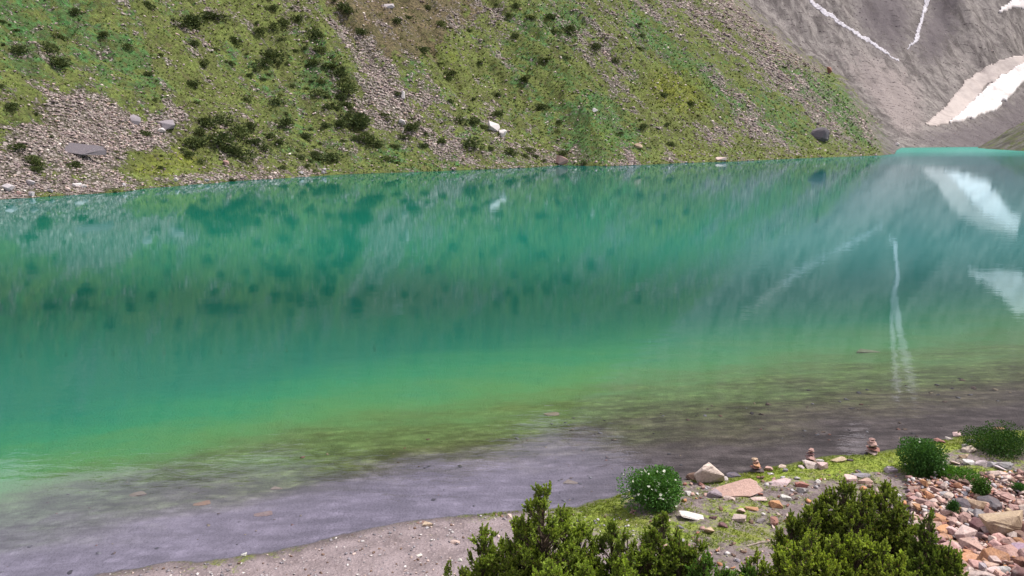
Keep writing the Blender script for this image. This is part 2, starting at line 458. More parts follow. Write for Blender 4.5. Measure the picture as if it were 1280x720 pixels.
def mat_snow(name, clean, dirty, scale):
    g = NT(name)
    geo = g.n('ShaderNodeNewGeometry'); pos = geo.outputs['Position']
    n = g.noise(pos, scale, 6, .7); n2 = g.noise(g.mapping(pos, (1, 1, .25)), scale * 4, 5, .7)
    c = g.mix(g.ramp(n, .4, .7, 0, .8), clean, dirty)
    c = g.mix(g.ramp(n2, .5, .75, 0, .5), c, dirty)
    g.principled(c, .7, g.bump(n2, 1.0, .8), .3)
    return g.m

M_ground, M_far, M_water, M_rock = mat_ground(), mat_far(), mat_water(), mat_rock()
M_stones = mat_col('loose_stones', .9, .04, 9)
M_fstones = mat_col('scree_stones', .95, .2, 1.2)
M_leaf = mat_col('leaves', .65, 0, 14, .2, .38)
M_leaf_far = mat_col('far_leaves', .8, 0, 1.5, .1, .1)
M_grass = mat_col('grass_blades', .7, 0, 6, .2, .3)
M_bark = mat_plain('bark', (.05, .035, .025), (.16, .12, .09), 30)
M_petal = mat_plain('petals', (.62, .62, .5), (.8, .8, .72), 40, .6)
M_wood = mat_plain('weathered_wood', (.2, .15, .12), (.42, .35, .31), 20)
M_snow = mat_snow('snow', (.66, .63, .62), (.40, .34, .32), .05)
M_dirty = mat_snow('dirty_snow', (.39, .335, .31), (.23, .19, .18), .03)
M_foam = mat_snow('white_water', (.52, .50, .54), (.17, .145, .16), .30)

# ------------------------------------------------------------------ terrain, near sheet
AX0, AX1, AY0, AY1, AST = -30.0, 36.0, -6.0, 42.0, 0.11
ax = np.arange(AX0, AX1, AST); ay = np.arange(AY0, AY1, AST)
GX, GY = np.meshgrid(ax, ay)
GZ, GS, GR, GB, _, _ = height(GX, GY)
def grid_faces(ny, nx):
    i = np.arange(ny * nx).reshape(ny, nx)
    return np.stack([i[:-1, :-1].ravel(), i[:-1, 1:].ravel(), i[1:, 1:].ravel(), i[1:, :-1].ravel()], 1)
PX, PY = project(GX, GY, GZ)
def pin(px, py, poly):
    x0 = min(p[0] for p in poly) - 1; x1 = max(p[0] for p in poly) + 1
    y0 = min(p[1] for p in poly) - 1; y1 = max(p[1] for p in poly) + 1
    m = (px > x0) & (px < x1) & (py > y0) & (py < y1)
    out = np.zeros(px.shape, bool)
    if m.any():
        out[m] = inside(np.stack([px[m], py[m]], 1), poly)
    return out
wx = PX + 26 * fbm(GX * 1.1, GY * 1.1, 81); wy = PY + 14 * fbm(GX * 1.1 + 50, GY * 1.1, 82)
grass = np.full(GX.shape, .40) + .25 * fbm(GX * .5, GY * .5, 83)
for poly, v in [([(905, 595), (960, 580), (1030, 566), (1130, 552), (1200, 540), (1290, 530), (1290, 556), (1200, 562), (1130, 586), (1040, 598), (980, 603), (910, 607)], 1.0),
                ([(690, 640), (780, 612), (800, 640), (860, 655), (780, 668), (690, 660)], .85),
                ([(1130, 598), (1180, 582), (1260, 590), (1290, 585), (1290, 604), (1200, 604), (1150, 612)], .85),
                ([(840, 655), (930, 640), (975, 650), (960, 672), (860, 690), (820, 670)], .62),
                ([(905, 655), (950, 655), (960, 680), (910, 680)], .8),
                ([(870, 628), (960, 618), (975, 632), (900, 640)], .6)]:
    grass = np.where(pin(wx, wy, poly), v, grass)
# tufts along the waterline
edge = np.exp(-((GS - .12) / .16) ** 2) * sstep(-.05, .12, fbm(GX * 1.7, GY * 1.7, 84))
grass = np.maximum(grass, edge * .95)
gravel = np.where(PX < 640, 1.0, np.interp(PX, [640, 860, 2000], [1, .12, .05]))  # under water it also masks the sky sheen painted on the bed
grass = np.where((PX < 660) & (GS > .35), np.minimum(grass, .08), grass)
RUB = [(1135, 604), (1180, 600), (1240, 592), (1330, 585), (1400, 800), (1190, 800), (1150, 700), (1140, 640)]
rub = np.where(pin(wx, wy, RUB), 1.0, 0.0)
def nblur(a, k):
    for ax_ in (0, 1):
        for _ in range(2):
            pad = [(0, 0), (0, 0)]; pad[ax_] = (k + 1, k)
            c = np.cumsum(np.pad(a, pad, mode='edge'), axis=ax_)
            a = (np.take(c, np.arange(2 * k + 1, c.shape[ax_]), ax_) - np.take(c, np.arange(0, c.shape[ax_] - 2 * k - 1), ax_)) / (2 * k + 1)
    return a
grass = nblur(grass, 2) + .35 * fbm(GX * 1.6, GY * 1.6, 85, 3)
grass = np.where(rub > .5, 0, grass)
v = np.stack([GX.ravel(), GY.ravel(), GZ.ravel()], 1)
me = mesh_np('near_ground', v, grid_faces(*GX.shape), True)
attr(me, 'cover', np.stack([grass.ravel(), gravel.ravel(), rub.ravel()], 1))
zs = np.clip(GS / 80 + .5, 0, 1).ravel()
attr(me, 'zone', np.stack([zs, zs, zs], 1))
ground = link('ground', me, M_ground)
tag(ground, 'gravelly lake shore with moss, grass and soil in the foreground', kind='structure')

def lookup(arr, X, Y):
    fx = np.clip((np.asarray(X) - AX0) / AST, 0, arr.shape[1] - 1.001); fy = np.clip((np.asarray(Y) - AY0) / AST, 0, arr.shape[0] - 1.001)
    ix = fx.astype(int); iy = fy.astype(int); tx = fx - ix; ty = fy - iy
    return (arr[iy, ix] * (1 - tx) + arr[iy, ix + 1] * tx) * (1 - ty) + (arr[iy + 1, ix] * (1 - tx) + arr[iy + 1, ix + 1] * tx) * ty
def gz(x, y): return float(lookup(GZ, x, y))

def cast_near(px, py):
    """pixels -> points on the near sheet"""
    px = np.asarray(px, float); py = np.asarray(py, float)
    u = (px - 640) / F; vv = (360 - py) / F
    D = np.stack([u, CP + vv * SP, -SP + vv * CP], 1)
    t = np.full(len(px), 6.0); done = np.zeros(len(px), bool); res = np.zeros((len(px), 3))
    for k in range(900):
        P = np.array([0, 0, HC]) + D * t[:, None]
        z = lookup(GZ, P[:, 0], P[:, 1])
        hit = (P[:, 2] <= z) & ~done
        res[hit] = P[hit]; res[hit, 2] = z[hit]
        done |= hit
        if done.all(): break
        t = t + .045
    return res, done

# ------------------------------------------------------------------ terrain, far sheets (one polar grid, split by region)
az = np.radians(np.concatenate([np.arange(-75, -38, .8), np.arange(-38, 38, .085), np.arange(38, 76, .8)]))
rr = [30.0]
while rr[-1] < 3200:
    r0 = rr[-1]
    k = 1.03 if r0 < 95 else (1.0042 if r0 < 420 else (1.006 if r0 < 900 else 1.008))
    rr.append(r0 * k)
rr = np.array(rr)
AZ, RR = np.meshgrid(az, rr)
FX = np.sin(AZ) * RR; FY = np.cos(AZ) * RR
FZ, FS, FR, FB, FDH, FDM = height(FX, FY)
inA = (FX > AX0) & (FX < AX1) & (FY < AY1)
FZ = np.where(inA, FZ - .12, FZ)
QX, QY = project(FX, FY, FZ)
jx = 34 * fbm(FX * .10, FY * .10, 91, 5) * np.interp(RR, [100, 300], [1.3, 1]); jy = 26 * fbm(FX * .10 + 40, FY * .10, 92, 5)
qx = QX + jx; qy = QY + jy
def paint(base, lst):
    for poly, v in lst:
        base = np.where(pin(qx, qy, poly), v, base)
    return base
def ell(cx, cy, rx, ry, deg=0, n=18):
    a = math.radians(deg); o = []
    for i in range(n):
        t = 2 * math.pi * i / n
        x, y = rx * math.cos(t), ry * math.sin(t)
        o.append((cx + x * math.cos(a) - y * math.sin(a), cy + x * math.sin(a) + y * math.cos(a)))
    return o
nz = fbm(FX * .02, FY * .02, 95, 4)
scree = .36 + .5 * nz
scree = paint(scree, [
    ([(55, 112), (100, 112), (135, 130), (170, 152), (205, 138), (245, 140), (238, 165), (205, 182), (165, 188), (150, 200), (150, 225), (180, 232), (100, 246), (-120, 262), (-80, 215), (10, 170), (45, 150)], .95),
    ([(148, 222), (230, 222), (300, 214), (400, 212), (402, 220), (300, 227), (180, 238), (140, 240)], 1.0),
    ([(352, -6), (385, -6), (440, 50), (510, 85), (545, 112), (575, 135), (600, 158), (590, 170), (540, 150), (500, 135), (455, 112), (420, 75)], .66),
    ([(455, 85), (500, 90), (560, 128), (545, 140), (505, 130), (465, 112)], 1.05),
    ([(440, 120), (490, 125), (545, 160), (590, 198), (568, 204), (520, 172), (480, 160), (445, 138)], .9),
    (ell(255, 52, 26, 8, 30), .7), (ell(205, 60, 22, 7, 60), .75), (ell(262, 66, 18, 9), .75), (ell(150, 8, 28, 10), .75),
    (ell(262, 22, 22, 5, 38), .8), (ell(110, 115, 30, 10, 30), .7), (ell(55, 62, 10, 8), .65), (ell(318, 142, 22, 7, -20), .7),
    (ell(622, 55, 22, 12, 20), .7), (ell(615, 135, 16, 8, 30), .75), (ell(610, 165, 22, 6, 30), .8), (ell(570, 20, 16, 8), .6),
    (ell(648, 195, 50, 8, 10), .62), (ell(720, 185, 30, 6, 20), .6),
    ([(728, 20), (770, 60), (815, 108), (790, 122), (765, 112), (735, 70), (712, 45)], .68),
    ([(770, -8), (880, -8), (935, 40), (1000, 100), (1060, 150), (1040, 165), (960, 110), (890, 62), (820, 38)], .72),
    ([(880, -8), (925, -4), (985, 48), (1037, 92), (1022, 98), (958, 58)], .95), (ell(975, 82, 55, 7, 38), .85), (ell(1010, 128, 60, 8, 38), .75), (ell(1085, 150, 34, 7, 45), .8),
    (ell(902, 170, 26, 12, 10), .8), (ell(880, 165, 14, 6), .8), (ell(955, 160, 40, 14, 40), .8), (ell(985, 190, 35, 7, 0), .62),
    (ell(778, 196, 18, 12, 60), .95), (ell(840, 198, 7, 9, 60), 1.1), (ell(1040, 165, 40, 10, 35), .7), (ell(1090, 170, 30, 8, 40), .75),
    (ell(760, 150, 12, 4, 40), .7), (ell(545, 195, 30, 6, 10), .6), (ell(440, 190, 18, 4, 10), .6),
    (ell(210, 205, 55, 16, -8), .0), (ell(850, 115, 50, 30, 10), .08), (ell(745, 170, 26, 12), .05), (ell(560, 70, 50, 16, 30), .15)])
green = .30 + .9 * fbm(FX * .05, FY * .05, 96, 3)
green = paint(green, [
    ([(-160, -60), (60, -60), (120, 30), (215, 85), (200, 112), (120, 105), (60, 92), (-160, 105)], .72),
    ([(640, 10), (720, 5), (745, 40), (700, 62), (640, 40)], .8),
    ([(690, 130), (760, 120), (800, 150), (790, 200), (720, 200), (690, 170)], .8),
    ([(790, -5), (850, 60), (930, 120), (1000, 165), (985, 178), (900, 130), (830, 80), (780, 30)], .85),
    ([(930, 60), (1020, 90), (1110, 150), (1118, 182), (1060, 178), (980, 130)], .8),
    (ell(460, 195, 50, 14), .75), (ell(400, 80, 25, 50, -30), .7), (ell(1085, 180, 30, 6), .9), (ell(40, 165, 22, 22), .8),
    (ell(640, 100, 40, 20), .5)])
yellow = .18 + .5 * fbm(FX * .03, FY * .03, 97, 4)
yellow = paint(yellow, [
    (ell(215, 205, 65, 20, -8), .95), (ell(15, 225, 32, 20), .8), (ell(850, 115, 55, 32, 20), .85), (ell(745, 170, 30, 14), .95),
    (ell(870, 190, 45, 12), .85), ([(960, 180), (1060, 182), (1118, 188), (1120, 196), (960, 202)], .9), (ell(560, 70, 60, 24, 30), .55),
    (ell(630, 170, 50, 14, 20), .6), (ell(700, 95, 40, 16, 20), .6), (ell(260, 95, 50, 20), .45), (ell(810, 200, 100, 6), .7)])
brown = paint(np.zeros_like(scree), [([(392, -10), (595, -10), (612, 15), (565, 30), (545, 62), (505, 74), (455, 62), (420, 30)], .95),
                                     (ell(1245, 175, 30, 18, -40), .2)])
dark = paint(.12 + .5 * nz, [(ell(275, 170, 45, 28, 10), .85), (ell(335, 175, 50, 22), .65), (ell(430, 130, 25, 55, -20), .85), (ell(360, 60, 40, 50, -30), .45),
                             (ell(505, 165, 40, 20), .5), (ell(580, 175, 40, 16), .5), (ell(400, 190, 50, 14), .6), (ell(25, 60, 40, 20), .5), (ell(20, 160, 26, 30), .6)])
def blur(a, kx, ky):
    for ax_, k in ((1, kx), (0, ky)):
        for _ in range(2):
            pad = [(0, 0), (0, 0)]; pad[ax_] = (k + 1, k)
            c = np.cumsum(np.pad(a, pad, mode='edge'), axis=ax_)
            a = (np.take(c, np.arange(2 * k + 1, c.shape[ax_]), ax_) - np.take(c, np.arange(0, c.shape[ax_] - 2 * k - 1), ax_)) / (2 * k + 1)
    return a
fine = fbm(FX * .35, FY * .35, 98, 4)
ALONG = FX * .70 + FY * .72
streak = fbm(ALONG * .13 + 2 * nz, FDH * .022, 111, 5)
streak2 = fbm(ALONG * .30 + 2 * nz, FDH * .05, 112, 4)
sfade = sstep(4, 40, FDH)
scree = blur(scree, 4, 4) * .90 + .75 * fine + .45 * fbm(FX * .11, FY * .11, 99, 3) + sfade * (.75 * streak + .65 * streak2)
green = blur(green, 10, 7) + sfade * .7 * streak2; yellow = blur(yellow, 10, 7) - .06 - .3 * sfade * streak; brown = blur(brown, 8, 6) + .9 * fine + .5 * streak2 * sfade
dark = blur(dark, 8, 6) + .5 * streak2 * sfade
edgef = QX + .6 * jx - np.interp(QY, [-200, 0, 66, 95, 150, 185], [740, 940, 1017, 1062, 1110, 1124])
mtn = np.where(FR == 2, 1.3 * np.clip(sstep(-40, 22, edgef), .0, 1), np.where(FR == 3, .55, 0))
mtn = np.maximum(mtn, np.where(FR == 1, sstep(-60, 10, edgef) * .85, 0))
mm = (FR == 2) & (edgef > -8)
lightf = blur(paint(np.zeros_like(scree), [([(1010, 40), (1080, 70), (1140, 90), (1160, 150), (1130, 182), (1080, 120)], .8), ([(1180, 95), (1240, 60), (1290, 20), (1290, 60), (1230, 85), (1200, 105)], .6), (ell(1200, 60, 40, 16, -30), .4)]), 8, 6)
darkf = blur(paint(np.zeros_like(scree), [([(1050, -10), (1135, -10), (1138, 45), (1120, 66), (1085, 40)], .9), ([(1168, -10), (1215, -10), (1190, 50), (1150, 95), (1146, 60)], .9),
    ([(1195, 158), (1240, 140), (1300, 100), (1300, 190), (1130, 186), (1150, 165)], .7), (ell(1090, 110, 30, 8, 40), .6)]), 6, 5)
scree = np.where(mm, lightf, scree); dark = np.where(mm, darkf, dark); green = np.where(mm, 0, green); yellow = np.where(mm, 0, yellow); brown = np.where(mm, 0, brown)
vv = np.stack([FX.ravel(), FY.ravel(), FZ.ravel()], 1)
fc = grid_faces(*FX.shape)
cov = np.stack([scree.ravel(), green.ravel(), yellow.ravel()], 1)
kin = np.stack([brown.ravel(), dark.ravel(), np.clip(mtn, 0, 1.5).ravel()], 1)
zz = np.clip(FS / 80 + .5, 0, 1).ravel()
reg = np.where(FB, 9, FR).ravel()
# a face is bed only when all four corners are
fr4 = reg[fc]
isbed = (fr4 == 9).all(1)
landreg = np.where(fr4 == 9, -1, fr4).max(1)
def cut(name, mask, label):
    f = fc[mask]
    used = np.unique(f)
    if len(used) == 0: return None
    remap = np.full(len(vv), -1, np.int64); remap[used] = np.arange(len(used))
    m = mesh_np(name, vv[used], remap[f], True)
    attr(m, 'cover', cov[used]); attr(m, 'kind_of_ground', kin[used]); attr(m, 'zone', np.stack([zz[used]] * 3, 1))
    o = link(name, m, M_far)
    return tag(o, label, kind='structure')
lb = cut('lake_bed', isbed, 'bed of the turquoise lake')
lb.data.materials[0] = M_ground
hillside = cut('hillside', (~isbed) & (landreg == 1), 'steep grassy hillside with scree beyond the lake')
mountain = cut('mountain', (~isbed) & (landreg == 2), 'grey brown scree mountain at the head of the lake')
cut('hill', (~isbed) & (landreg == 3), 'brown green spur on the right shore at the far end of the lake')
cut('far_bank', (~isbed) & (landreg == 0), 'near bank of the lake running out of view')

# screen-space-free lookup of hill points: nearest surface point whose projection falls on a pixel
front = (FR > 0) & (~FB) & (RR > 90) & (QX > -220) & (QX < 1340) & (QY > -70) & (QY < 262)
fi = np.nonzero(front.ravel())[0]
hx, hy, hr = QX.ravel()[fi], QY.ravel()[fi], RR.ravel()[fi]
# visibility: along each azimuth column the running minimum of QY
run = np.minimum.accumulate(np.where(RR > 90, QY, 1e9), 0)
vis = (QY <= run + .4).ravel()[fi]
fi, hx, hy, hr = fi[vis], hx[vis], hy[vis], hr[vis]
hreg = FR.ravel()[fi]
def hill_pt(px, py, only=None):
    d = (hx - px) ** 2 + (hy - py) ** 2
    if only is not None: d = np.where(hreg == only, d, 1e9)
    return Vector(vv[fi[int(np.argmin(d))]].tolist())

# ------------------------------------------------------------------ water
xs = [-700, 700]
wv = [(-900, -60, 0), (1100, -60, 0), (1100, 1200, 0), (-900, 1200, 0)]
me = mesh_np('lake_surface', wv, [[0, 1, 2, 3]])
lake = link('lake', me, M_water)
tag(lake, 'calm turquoise glacial lake mirroring the hillside', kind='structure')

# ------------------------------------------------------------------ stones
def hull_rock(seed, n=16, flat=.62, box=.0):
    rs = np.random.default_rng(seed)
    p = rs.normal(size=(n, 3)); p /= np.linalg.norm(p, axis=1)[:, None]
    p = np.sign(p) * np.abs(p) ** (1 - box)
    p *= rs.uniform(.82, 1.0, (n, 1))
    p[:, 2] *= flat
    bm = bmesh.new()
    for q in p: bm.verts.new(q * .5)
    r = bmesh.ops.convex_hull(bm, input=bm.verts)
    for g in r['geom_interior']:
        if isinstance(g, bmesh.types.BMVert) and g.is_valid: bm.verts.remove(g)
    bmesh.ops.dissolve_limit(bm, angle_limit=math.radians(9), verts=bm.verts, edges=bm.edges)
    return bm
def rock_mesh(seed, n, flat, box, bevel=.035):
    bm = hull_rock(seed, n, flat, box)
    if bevel:
        bmesh.ops.bevel(bm, geom=list(bm.edges), offset=bevel, segments=2, affect='EDGES', profile=.6)
    for v in bm.verts:
        c = v.co
        v.co += v.co.normalized() * .03 * (math.sin(c.x * 19 + seed) * math.cos(c.y * 17 + c.z * 23))
    bmesh.ops.recalc_face_normals(bm, faces=bm.faces)
    xs3 = [[v.co[k] for v in bm.verts] for k in range(3)]
    lo = [min(q) for q in xs3]; hi = [max(q) for q in xs3]
    for v in bm.verts:
        for k in range(3): v.co[k] = ((v.co[k] - lo[k]) / (hi[k] - lo[k]) - .5) * (1, 1, .62)[k]
    me = bpy.data.meshes.new('rock'); bm.to_mesh(me); bm.free()
    me.materials.append(M_rock)
    return me
ROCKS = [rock_mesh(100 + i, 12 + i % 7, .55 + .05 * (i % 5), .25 * (i % 3), .028) for i in range(16)]
SLABS = [rock_mesh(300 + i, 12 + i % 4, .34, .4, .025) for i in range(5)]
LOW = []
for i in range(10):
    bm = hull_rock(500 + i, 9 + i % 4, .6, .2)
    bmesh.ops.triangulate(bm, faces=bm.faces)
    bm.verts.ensure_lookup_table(); bm.verts.index_update()
    LOW.append((np.array([v.co[:] for v in bm.verts]), np.array([[v.index for v in f.verts] for f in bm.faces])))
    bm.free()

def stone_cloud(name, P, S, cols, mat, flat=1.0):
    """one mesh of many small stones: P (n,3) centres, S (n,) widths, cols (n,3)"""
    V, Fc, Cc = [], [], []; off = 0
    a = rng.uniform(0, 6.28, len(P)); k = rng.integers(0, len(LOW), len(P)); t = rng.normal(0, .22, (len(P), 2))
    for j in range(len(LOW)):
        idx = np.nonzero(k == j)[0]
        if len(idx) == 0: continue
        lv, lf = LOW[j]
        ca, sa = np.cos(a[idx])[:, None], np.sin(a[idx])[:, None]
        st = S[idx][:, None] * rng.uniform(.75, 1.25, (len(idx), 3))
        x = lv[None, :, 0] * st[:, :1]; y = lv[None, :, 1] * st[:, 1:2]; z = lv[None, :, 2] * st[:, 2:3] * flat
        z = z + x * t[idx, :1] + y * t[idx, 1:2]
        X = x * ca - y * sa + P[idx, :1]; Y = x * sa + y * ca + P[idx, 1:2]; Z = z + P[idx, 2:3]
        n = lv.shape[0]
        V.append(np.stack([X, Y, Z], 2).reshape(-1, 3))
        Fc.append((lf[None] + (off + np.arange(len(idx)) * n)[:, None, None]).reshape(-1, 3))
        Cc.append(np.repeat(cols[idx], n, 0)); off += n * len(idx)
    me = mesh_np(name, np.concatenate(V), np.concatenate(Fc))
    attr(me, 'Col', np.concatenate(Cc))
    return link(name, me, mat)

PAL = {
    'pale pink': (.56, .44, .39), 'pinkish': (.40, .25, .22), 'pink': (.50, .33, .28), 'orange': (.48, .25, .13), 'tan': (.46, .34, .23), 'brown': (.20, .13, .10),
    'reddish': (.30, .14, .11), 'white': (.62, .58, .56), 'grey': (.25, .23, .25), 'dark grey': (.10, .095, .11), 'maroon': (.13, .06, .065), 'purplish': (.33, .24, .31),
    'pale grey': (.42, .39, .40), 'dark': (.07, .06, .065)}
n_ind = 0
def rock_at(loc, size, colour, label, group=None, mesh=None, rot=None, name='rock', cat='rock', sink=.22, jit=.06):
    global n_ind
    n_ind += 1
    me = mesh or random.choice(ROCKS)
    o = link(name, me)
    o.location = (loc[0], loc[1], loc[2] + size[2] * .5 * (1 - 2 * sink) * .75)
    o.scale = (size[0], size[1], size[2] / .62)
    o.rotation_euler = rot or (random.uniform(-.25, .25), random.uniform(-.25, .25), random.uniform(0, 6.28))
    c = PAL[colour]; k = random.uniform(1 - jit * 2, 1 + jit * 2)
    o.color = (*[min(.8, max(.01, ch * k * random.uniform(1 - jit, 1 + jit))) for ch in c], 1)
    return tag(o, label, cat, group)

def rock_px(px, py, wpx, hpx, colour, label, group=None, dr=.7, **kw):
    """px,py = bottom middle of the stone in the photograph"""
    P, ok = cast_near([px], [py]); p = P[0]
    d = depth_of(p) / F
    w = wpx * d; h = hpx * d * .95
    kw.setdefault('rot', (random.uniform(-.15, .15), random.uniform(-.15, .15), random.choice([0, 3.14]) + random.uniform(-.5, .5)))
    return rock_at((p[0], p[1] + w * .25, lookup(GZ, p[0], p[1] + w * .25)), (w, w * (dr if h > .45 * w else dr * .7), h), colour, label, group, **kw)

R_ = math.radians
# -------- named stones of the shore
b = rock_px(887, 605, 38, 33, 'pale pink', 'big pale pink boulder leaning at the water edge beside the flowering bush', name='boulder', cat='boulder', mesh=rock_mesh(923, 12, .8, .3, .03), rot=(R_(14), R_(24), .5))
rock_px(868, 601, 20, 17, 'brown', 'brown rock tucked against the left side of the big pale leaning boulder', mesh=ROCKS[3])
rock_px(918, 597, 18, 6, 'dark grey', 'flat dark grey stone at the water edge just right of the big pale boulder', mesh=SLABS[1])
rock_px(906, 601, 10, 7, 'white', 'small white stone touching the right foot of the big pale boulder')
b = rock_px(926, 622, 62, 17, 'pink', 'wide flat pink slab lying on the bank below the big pale boulder', name='slab', cat='slab', mesh=SLABS[0], rot=(R_(10), R_(-3), .15))
rock_px(890, 622, 26, 13, 'grey', 'half buried grey rock left of the wide pink slab', mesh=ROCKS[5], sink=.35)
for x, y, w, h, c, l in [
    (943, 619, 13, 8, 'pink', 'pink stone against the right end of the wide flat slab'),
    (877, 608, 8, 6, 'reddish', 'small reddish stone in front of the big pale boulder'),
    (884, 611, 7, 4, 'pale grey', 'tiny pale stone in front of the big pale boulder'),
    (861, 620, 10, 9, 'white', 'white stone just right of the flowering bush'),
    (866, 652, 32, 6, 'white', 'long white quartz stone in the grass above the left shrub tips'),
    (984, 627, 17, 8, 'white', 'bright white flat stone on dark soil right of the wide slab'),
    (1003, 609, 17, 9, 'reddish', 'flat reddish stone on dark soil right of the wide slab'),
    (978, 609, 34, 7, 'pale pink', 'long pale pink stone on the soil under the grass strip'),
    (1005, 617, 14, 10, 'pale grey', 'pale grey upright stone below the flat reddish stone'),
    (1024, 604, 9, 6, 'white', 'small white stone on the grass edge under the middle cairn'),
    (962, 589, 11, 8, 'pink', 'round pink stone right of the left cairn'),
    (978, 586, 10, 6, 'pale pink', 'pale stone at the water edge between left and middle cairns'),
    (982, 590, 7, 5, 'grey', 'little grey stone behind the grass between left and middle cairns'),
    (964, 594, 8, 4, 'white', 'small white pebble below the round pink stone'),
    (1016, 586, 22, 12, 'pale pink', 'pale pink block below the middle cairn, left of a pair'),
    (1030, 587, 14, 13, 'pale pink', 'upright pale pink block below the middle cairn, right of a pair'),
    (1026, 579, 12, 6, 'white', 'white flat stone behind the pair of pale blocks'),
    (1050, 579, 19, 7, 'tan', 'flat tan stone in the grass strip right of the middle cairn'),
    (1063, 577, 8, 4, 'dark', 'small black stone in the grass strip'),
    (1002, 586, 8, 5, 'white', 'small white stone left of the pair of pale blocks'),
    (1064, 603, 16, 10, 'pale pink', 'pale stone behind the tip of the right hand shrub'),
    (1078, 598, 24, 6, 'grey', 'flat grey slab behind the tip of the right hand shrub'),
    (1083, 606, 19, 8, 'pink', 'flat pink slab behind the tip of the right hand shrub'),
    (1116, 590, 16, 9, 'pale grey', 'pale grey jagged stone on bare soil left of the round bush'),
    (1176, 554, 14, 7, 'reddish', 'red stone at the water edge behind the round bush'),
    (1188, 551, 9, 5, 'white', 'small white stone in bright grass behind the round bush'),
    (1202, 547, 17, 8, 'pale pink', 'pale pink stone at the water edge at upper right'),
    (1218, 554, 15, 7, 'white', 'white stone in bright grass at upper right'),
    (1208, 560, 9, 6, 'white', 'round white stone over a dark gap at upper right'),
    (1214, 566, 17, 9, 'pale pink', 'pale slab leaning on a dark stone at upper right'),
    (1207, 574, 15, 7, 'tan', 'flat tan stone right of the round bush'),
    (1212, 581, 14, 7, 'white', 'white stone in grass right of the round bush'),
    (1196, 582, 13, 5, 'pale pink', 'flat pale stone touching grass right of the round bush'),
    (1227, 583, 15, 9, 'white', 'white stone at the left end of the grey row above the rubble'),
    (1241, 584, 19, 10, 'pale grey', 'bluish grey stone in the row above the rubble'),
    (1257, 586, 22, 11, 'grey', 'grey broken stone at the right end of the row above the rubble'),
    (1252, 589, 15, 6, 'white', 'flat white stone in front of the grey row above the rubble'),
    (1242, 598, 17, 13, 'pale pink', 'pale pink block on the upper edge of the rubble'),
    (1255, 597, 15, 9, 'pale pink', 'pale pink wedge on the upper edge of the rubble'),
    (1196, 593, 10, 5, 'pale pink', 'flat pale pebble above the green tuft at right'),
    (970, 636, 18, 11, 'orange', 'orange red stone among pebbles left of the right hand shrub'),
    (925, 642, 16, 9, 'pale pink', 'pale pink stone in the pebble patch under the wide slab'),
    (941, 640, 17, 7, 'orange', 'orange brown flat stone in the pebble patch under the wide slab'),
    (925, 653, 18, 10, 'pale pink', 'pale pink block in the grass under the pebble patch'),
    (905, 660, 13, 7, 'maroon', 'dark maroon stone in the grass above the shrubs'),
    (892, 650, 11, 5, 'maroon', 'small dark stone beside the long white quartz stone'),
    (972, 658, 17, 13, 'reddish', 'rust red stone left of the right hand shrub'),
    (884, 668, 20, 11, 'tan', 'tan and orange stone at the tips of the left shrub'),
    (912, 626, 16, 6, 'pale pink', 'flat pale stone under the left end of the wide slab'),
    (950, 628, 20, 5, 'pale pink', 'thin pale flat stone below the right end of the wide slab'),
    (952, 655, 14, 6, 'grey', 'grey stone on the soil left of the rust red stone'),
    (304, 696, 9, 5, 'white', 'small white stone alone on the beach edge at lower left'),
    (534, 658, 14, 6, 'tan', 'flat tan stone on the waterline of the beach'),
    (638, 648, 9, 6, 'pale pink', 'pale stone on the waterline left of the tallest shrub tip'),
    (568, 681, 14, 5, 'pale pink', 'small pale stone in the middle of the gravel beach'),
    (524, 697, 8, 4, 'white', 'tiny white pebble low on the gravel beach'),
    (575, 702, 7, 4, 'white', 'tiny white pebble beside the shrub on the beach'),
    (782, 624, 11, 4, 'grey', 'flat grey stone at the waterline left of the flowering bush'),
    (787, 616, 9, 4, 'white', 'small white stone at the left foot of the flowering bush'),
    ]:
    rock_px(x, y, w, h, c, l, mesh=random.choice(SLABS) if h < .45 * w else None)
# submerged
for x, y, w, h, c, l in [
    (715, 606, 22, 8, 'tan', 'pale tan stone under shallow water left of the flowering bush'),
    (345, 613, 16, 6, 'tan', 'pale stone under shallow water in the middle left shallows'),
    (170, 621, 22, 10, 'tan', 'pale stone under shallow water at the far left shallows'),
    (250, 633, 22, 8, 'orange', 'orange stone under shallow water in the left shallows'),
    (327, 646, 24, 7, 'pinkish', 'pinkish stone under shallow water near the left beach'),
    (1088, 441, 30, 8, 'white', 'long pale slab under green water below the waterfall reflection'),
    (1250, 538, 16, 8, 'orange', 'orange stone under water at the upper right waterline'),
    (526, 655, 12, 4, 'pinkish', 'pinkish stone just under water beside the flat tan stone'),
    (690, 520, 20, 8, 'tan', 'pale stone under yellow green water in the middle'),
    ]:
    o_ = rock_px(x, y, w, h * .6, c, l, mesh=random.choice(SLABS), sink=.4, rot=(0, 0, random.uniform(-.3, .3)))
    o_.color = (*[ch * .62 for ch in o_.color[:3]], 1) if x != 1088 else (.22, .26, .14, 1)  # stone colours dimmed to stand for the veil of water above

